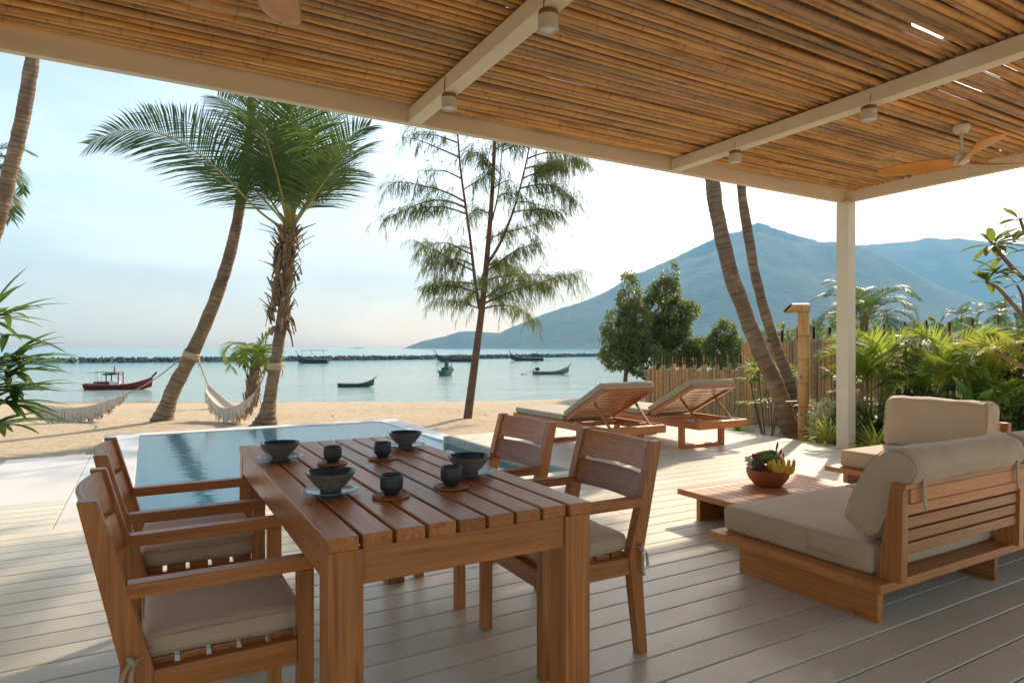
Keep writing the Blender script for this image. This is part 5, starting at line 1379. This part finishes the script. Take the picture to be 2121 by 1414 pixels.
for z in (1.02, .52):
    q = MB(); q.tube([hd*.06+UP*z+Vector((0,-.03,0)), hd*.105+UP*z+Vector((0,-.05,0))], [.03,.026], 14); q.tube([hd*.10+UP*z+Vector((0,-.048,0)), hd*.135+UP*z+Vector((0,-.06,0))], [.012,.016], 10); q.build('tap', 'metal', o, auto=50)
tubeob('peg', [hd*.05+UP*.69, hd*.15+UP*.69, hd*.24+UP*.685], .013, 8, 'bamboo_fence', o)
mb = MB(); mb.lathe([(.0001,-.05),(.06,-.04),(.085,.05),(.075,.14),(.045,.2),(.0001,.215)], 16, wob=lambda a, i: .12*math.sin(a*2+i)); tag(mb.build('boulder', 'stone_rock', loc=(7.62,5.93,-.2)), 'smooth upright stone at the foot of the curved trunk', 'stone')

# ---- hammocks
def hammock(label, pts, cloth, width, fringe, seed, loops):
    rd = random.Random(seed); P = spline(pts, 8); n = len(P); o = thing('hammock', label, 'hammock', tuple(P[n//2]), 0, 'fringed hammocks between the beach palms'); C0 = Vector(P[n//2])
    i0, i1 = int(cloth[0]*(n-1)), int(cloth[1]*(n-1))
    for seg in (P[:i0+1], P[i1:]):
        q = MB(); q.tube([p-C0 for p in seg], .012, 6); q.build('rope', 'rope', o)
    q = MB(); secs = []; ends = []
    m = 9; S = P[i0:i1+1]; k = len(S)
    for i, p in enumerate(S):
        u = i/(k-1); w = width*(.06 + .94*math.sin(math.pi*u)**.7); t = (S[min(i+1,k-1)]-S[max(i-1,0)]).normalized(); s = t.cross(UP).normalized(); sag = w*.38
        row = [p - C0 + s*w*.5*math.sin(a)*(1.0) + UP*(-sag*math.cos(a) + sag*.62) for a in [ -1.15 + 2.3*j/(m-1) for j in range(m)]]
        secs.append(row); ends.append((row[0], row[-1]))
    vs = [p for r_ in secs for p in r_]; q.add(vs, [(i*m+j, i*m+j+1, (i+1)*m+j+1, (i+1)*m+j) for i in range(k-1) for j in range(m-1)])
    q.build('cloth', 'hammock', o)
    q = MB()
    for side in (0, 1):
        for i in range(k-1):
            a, b = ends[i][side], ends[i+1][side]; u = i/(k-1)
            for j in range(9):
                p = a.lerp(b, (j+rd.random()*.6)/9); L = fringe*math.sin(math.pi*min(.97,max(.03,u)))**.5*rd.uniform(.7,1.1)*(.75+.35*abs(math.sin(i*.9))); d = (b-a).normalized()*.013; e = p - UP*L + Vector((rd.uniform(-.02,.02),rd.uniform(-.02,.02),0)); q.add([p-d*.5, p+d*.5, e+d, e-d], [(0,1,2,3)])
        q.tube([e[side] for e in ends], .012, 5)
    tag(q.build('fringe', 'hammock', o, smooth=False), kind='stuff')
    for (c, ax, r) in loops:
        q = MB(); c = Vector(c) - C0; ax = Vector(ax).normalized(); x_ = ax.cross(Vector((0,1,0))).normalized(); y_ = ax.cross(x_)
        ring = [c + ax*(.018*j/28 * 4 - .05) + (x_*math.cos(2*math.pi*j/28) + y_*math.sin(2*math.pi*j/28))*r for j in range(28*4+1)]; ring = [c + ax*(-.06 + .12*j/(28*4)) + (x_*math.cos(2*math.pi*j/28) + y_*math.sin(2*math.pi*j/28))*r for j in range(28*4+1)]
        q.tube(ring, .018, 6); q.tube([c+x_*r*-1+UP*.0, c-x_*r*1.1-UP*.12, c-x_*r*.9-UP*.22], [.016,.012,.006], 5); q.build('rope_wrap', 'rope', o)
    return o
hammock('fringed cream hammock stretched wide, from the leaning palm towards the tall palm', [(.62,14.80,1.0),(.126,15.145,.553),(-.437,15.464,.205),(-.913,15.735,-.0),(-1.346,15.98,-.07),(-1.779,16.226,-.03),(-2.212,16.472,.10),(-2.75,16.90,.45),(-3.40,17.3,.95)], (.24,.76), .34, .32, 1, [((.79,14.77,1.06),(.36,-.2,.95),.150)])
hammock('fringed cream hammock hanging in a deep sag to the shaggy palm', [(.90,14.66,.98),(1.06,14.55,.483),(1.147,14.334,.25),(1.40,13.75,-.0),(1.66,13.30,.12),(1.84,13.05,.43),(1.96,12.95,.76)], (.20,.80), .32, .28, 2, [((2.10,12.77,.86),(.1,-.07,1),.128)])

# ================================================================== BOATS AND BREAKWATER
def boat(name, label, loc, rz, L, B, H, bow, hull, trim, inner, seed, bowmat=None, roll=0):
    """long-tail hull, bow towards local +x, waterline at z = 0"""
    t = thing(name, label, 'boat', loc, rz, 'boats moored in the bay'); N = 22; m = 9; outer = []; inn = []; sheer = []
    for i in range(N+1):
        u = i/N; x = (u-.5)*L
        w = B*.5*max(.03, (1-abs(2*u-.86)**2.6*(.42 if u < .43 else 1.0/1.14**2.6)))
        if u > .43: w = B*.5*max(.035, 1-((u-.43)/.57)**2.2)
        else: w = B*.5*(.62+.38*math.sin(math.pi/2*u/.43))
        zs = H*(.62 + .25*(1-u)**2.5*.4) + bow*max(0, u-.45)**2.4*3.2
        zk = -.18*H + bow*max(0, u-.72)**2*4.2 + .22*H*max(0,.15-u)*4
        sec = []
        for j in range(m):
            a = -1 + 2*j/(m-1); s = math.copysign(abs(a)**.75, a); z = zk + (zs-zk)*abs(a)**1.9; sec.append((x + .10*L*max(0,u-.8)*abs(a), w*s, z))
        outer.append(sec); sheer.append((sec[0], sec[-1]))
        inn.append([(p[0], p[1]*.90, max(p[2]+.03*H, zk+(zs-zk)*.28 if abs(q-4) < 3 else p[2]-.0)) for q, p in enumerate(sec)])
    q = MB(); vs = [p for s in outer for p in s]; q.add(vs, [(i*m+j, (i+1)*m+j, (i+1)*m+j+1, i*m+j+1) for i in range(N) for j in range(m-1)]); q.add(outer[0], [tuple(range(m))]); q.build('hull', hull, t)
    q = MB(); vs = [p for s in inn for p in s]; q.add(vs, [(i*m+j, i*m+j+1, (i+1)*m+j+1, (i+1)*m+j) for i in range(1, N-2) for j in range(m-1)]); q.build('deck_inside', inner, t)
    for sd in (0, 1):
        q = MB(); q.tube([s[sd] for s in sheer], .035*L/6, 5); q.build('gunwale', trim, t)
    tip = Vector(sheer[-1][0]).lerp(Vector(sheer[-1][1]), .5); q = MB(); q.bar(tip + Vector((-.1*L/6,0,-.06)), tip + Vector((.06*L,0,.075*L*bow)), .09*L/6, .16*L/6); q.build('stem_post', bowmat or trim, t)
    for k in range(4):
        u = .3 + k*.14; s = sheer[int(u*N)]; q = MB(); q.box(s[0][0]-.05, s[0][0]+.05, s[0][1]*.92, s[1][1]*.92, s[0][2]-.12*H, s[0][2]-.05*H); q.build('thwart', trim, t, smooth=False)
    return t
def engine(t, x, z, L, hull='boat_black'):
    q = MB(); q.box(x-.22, x+.22, -.2, .2, z, z+.42); q.tube([(x,0,z+.2),(x-.3,0,z+.28)], .07, 8); q.build('engine', hull, t, smooth=False)
    q = MB(); q.tube([(x-.2,0,z+.25),(x-L*.6,.1,.12),(x-L,.15,-.03)], .03, 6); q.tube([(x-L-.03,.15,-.12),(x-L+.03,.15,.12)], .09, 6); q.build('propeller_shaft', hull, t)
A0 = -YAW
SL = SEA + .02
t = boat('fishing_boat', 'red wooden fishing boat with a canopy on posts, beyond the hammock', (-2.08,61.61,SL), A0+R(6), 6.0, 1.5, .72, 1.05, 'boat_red', 'boat_orange', 'boat_cyan', 1, 'boat_dark')
q = MB(); q.box(-2.95,-2.4,-.25,.25,.42,.60); q.bar((-3.05,0,.5),(-2.2,0,.5),.7,.1); q.build('stern_board', 'boat_red', t, smooth=False)
for x, y in ((-1.75,.5),(-1.75,-.5)): q = MB(); q.tube([(x,y,.3),(x,y,1.75)], .025, 6); q.build('canopy_pole', 'boat_white', t)
for x, y in ((-.85,.48),(-.85,-.48),(.22,.46),(.22,-.46)): q = MB(); q.box(x-.04,x+.04,y-.04,y+.04,.3,1.75); q.build('canopy_post', 'boat_red', t, smooth=False)
q = MB(); q.loft([[(-2.35,-.75,1.66),(-2.35,.75,1.66),(-2.35,.75,1.70),(-2.35,-.75,1.70)],[(-1.5,-.75,1.74),(-1.5,.75,1.74),(-1.5,.75,1.79),(-1.5,-.75,1.79)],[(-.3,-.75,1.66),(-.3,.75,1.66),(-.3,.75,1.71),(-.3,-.75,1.71)]]); q.build('canopy', 'boat_green', t, smooth=False)
q = MB(); q.box(-1.1,-.5,-.62,.62,1.44,1.60); q.build('awning', 'boat_black', t, smooth=False)
for z0_, z1_ in ((1.68,1.74),(1.48,1.54)): q = MB(); q.box(-.88,.26,-.5,.5,z0_,z1_); q.build('top_frame', 'boat_red', t, smooth=False)
q = MB(); q.box(-2.0,-.75,-.48,.48,.38,.78); q.build('engine_box', 'boat_red', t, smooth=False)
q = MB(); q.box(-.62,-.15,-.4,.4,.38,.82); q.box(-.1,.15,-.35,.35,.4,.8); q.build('cool_box', 'boat_white', t, smooth=False)
q = MB(); q.box(.35,.8,-.4,.3,.42,.58); q.build('crate', 'boat_orange', t, smooth=False)
q = MB(); q.box(-.36,-.28,-.04,.04,1.6,2.35); q.build('mast', 'boat_red', t, smooth=False)
q = MB(); q.tube([(-.42,.1,1.2),(-.55,.1,2.4),(-.66,.1,3.4)], .015, 5); q.build('flag_pole', 'boat_blue', t)
q = MB(); q.add([(-.58,.1,2.65),(-.63,.1,3.1),(-.80,.12,3.0),(-.76,.08,2.62)], [(0,1,2,3)]); q.build('flag', 'boat_orange', t)
q = MB(); q.tube([(-1.7,-.3,.5),(-1.75,-.3,2.6)], .012, 5); q.build('aerial', 'boat_black', t)
t.scale = (.86,.86,.80)
q = MB(); q.tube([(-2.4,0,.3),(-2.3,0,-.1)], .03, 5); q.tube([(-2.85,0,-.02),(-1.9,0,-.02)], .05, 6); q.build('rudder', 'boat_black', t)
t = boat('rowing_boat', 'small green wooden dinghy without cabin on the calm water', (15.75,55.21,SL), A0+R(8), 3.05, .95, .42, .62, 'boat_green', 'boat_orange', 'boat_pale', 2, 'boat_black')
q = MB(); q.tube([(-.7,.2,.36),(.5,.3,.45)], .015, 5); q.build('oar', 'boat_pale', t); q = MB(); q.tube([(-1.5,0,.3),(-2.2,.1,.0)], .012, 5); q.build('mooring_rope', 'rope', t)
t = boat('longtail_boat', 'green boat seen end on with an engine and a tall post', (32.13,72.92,SL), R(52), 4.6, 1.65, .85, .75, 'boat_green', 'boat_green', 'boat_dark', 3)
engine(t, -1.5, .55, 1.2, 'boat_black'); q = MB(); q.box(-.25,.25,-.22,.22,.6,1.75); q.box(-.45,.35,-.4,.4,.55,1.0); q.build('wheelhouse', 'boat_green', t, smooth=False); q = MB(); q.tube([(-1.9,.7,.4),(-1.9,.72,2.1)], .03, 5); q.build('pole', 'boat_white', t)
t = boat('longtail_boat', 'pale teal bowed longtail boat with its motor shaft out over the water', (44.9,69.0,SL), A0+R(10), 4.7, 1.1, .55, .95, 'boat_olive', 'boat_teal', 'boat_pale', 4, 'boat_teal')
engine(t, -1.75, .45, 2.0)
t = boat('longtail_boat', 'dark longtail boat with a flat awning in front of the breakwater', (31.64,144.4,SL), A0+math.pi-R(6), 6.8, 1.9, 1.35, 1.5, 'boat_dark', 'boat_pale', 'boat_dark', 5, 'boat_pale')
q = MB(); q.box(-3.2,2.6,-.8,.8,2.75,2.85); q.build('awning', 'boat_black', t, smooth=False)
for x in (-2.6,.0,2.2): q = MB(); q.tube([(x,.6,.9),(x,.6,2.78)], .04, 5); q.build('awning_pole', 'boat_dark', t)
engine(t, -2.3, 1.0, 1.9)
t = boat('longtail_boat', 'long dark longtail boat moored beside the casuarina trunk', (65.2,142.2,SL), A0+math.pi-R(5), 9.6, 1.8, 1.05, 1.6, 'boat_dark', 'boat_dark', 'boat_black', 6, 'boat_pale'); engine(t, -3.2, .9, 3.0)
t = boat('longtail_boat', 'dark longtail boat with a raised bow in line with the breakwater', (86.1,143.6,SL), A0+math.pi-R(4), 8.6, 1.7, 1.0, 1.9, 'boat_dark', 'boat_dark', 'boat_black', 7, 'boat_pale'); engine(t, -2.9, .9, 3.2)
q = MB(); q.box(-2.9,-1.2,-.6,.6,1.0,1.9); q.build('cabin', 'boat_black', t, smooth=False)
t = boat('longtail_boat', 'distant dark boat half hidden behind the shore trees', (137.2,169.5,SL), A0+math.pi-R(4), 8.0, 1.7, 1.0, 1.3, 'boat_dark', 'boat_dark', 'boat_black', 8)

mb = MB(); rd = random.Random(6)
BW = [(-140,190),(-60,181),(-28.2,178.4),(9.6,173.7),(44.9,174.4),(93.3,183.2),(142.9,199.7),(175,210)]
ico = bmesh.new(); bmesh.ops.create_icosphere(ico, subdivisions=1, radius=1.0); iv = [v.co.copy() for v in ico.verts]; iff = [tuple(v.index for v in f.verts) for f in ico.faces]; ico.free()
for (a, b) in zip(BW, BW[1:]):
    L = math.hypot(b[0]-a[0], b[1]-a[1])
    for k in range(int(L*26)):
        u = rd.random(); lay = rd.random(); x = a[0]+(b[0]-a[0])*u + rd.uniform(-.4,.4); y = a[1]+(b[1]-a[1])*u + rd.uniform(-2.2,2.2)*(1-lay*.7); z = SEA + lay*1.05 + rd.uniform(-.2,.15)
        s = rd.uniform(.18,.42); jx, jy, jz = rd.uniform(.7,1.4), rd.uniform(.7,1.4), rd.uniform(.6,1.0)
        mb.add([(x+v.x*s*jx*rd.uniform(.8,1.15), y+v.y*s*jy, z+v.z*s*jz*rd.uniform(.8,1.15)) for v in iv], iff)
tag(mb.build('breakwater', 'rock', smooth=False), 'low dark breakwater of piled rocks across the bay', 'breakwater', kind='stuff')

# ---- dry leaves and weed washed up on the sand
mb = MB(); rd = random.Random(91)
for k in range(520):
    x = rd.uniform(-9, 13); u = rd.random(); yw = shore_y(x)
    y = yw - rd.uniform(1.2, 2.6) if u < .55 else rd.uniform(11.5, yw-2)
    z = sand_z(x, y) + noise.noise((x*.55, y*.55, 3.0))*.05 + noise.noise((x*1.9, y*1.9, 9.0))*.022 + .012
    a = rd.uniform(0, 6.283); L = rd.uniform(.03,.13); w = L*rd.uniform(.15,.5); d = Vector((math.cos(a), math.sin(a), rd.uniform(-.1,.25))).normalized(); s = Vector((-math.sin(a), math.cos(a), rd.uniform(-.2,.2)))*w*.5; p = Vector((x, y, z))
    mb.add([p-d*L*.5, p+s, p+d*L*.5+UP*.01, p-s], [(0,1,2,3)])
tag(mb.build('beach_litter', 'leaf_dead', smooth=False), 'small dry leaves and weed scattered over the beach sand', 'litter', kind='stuff')
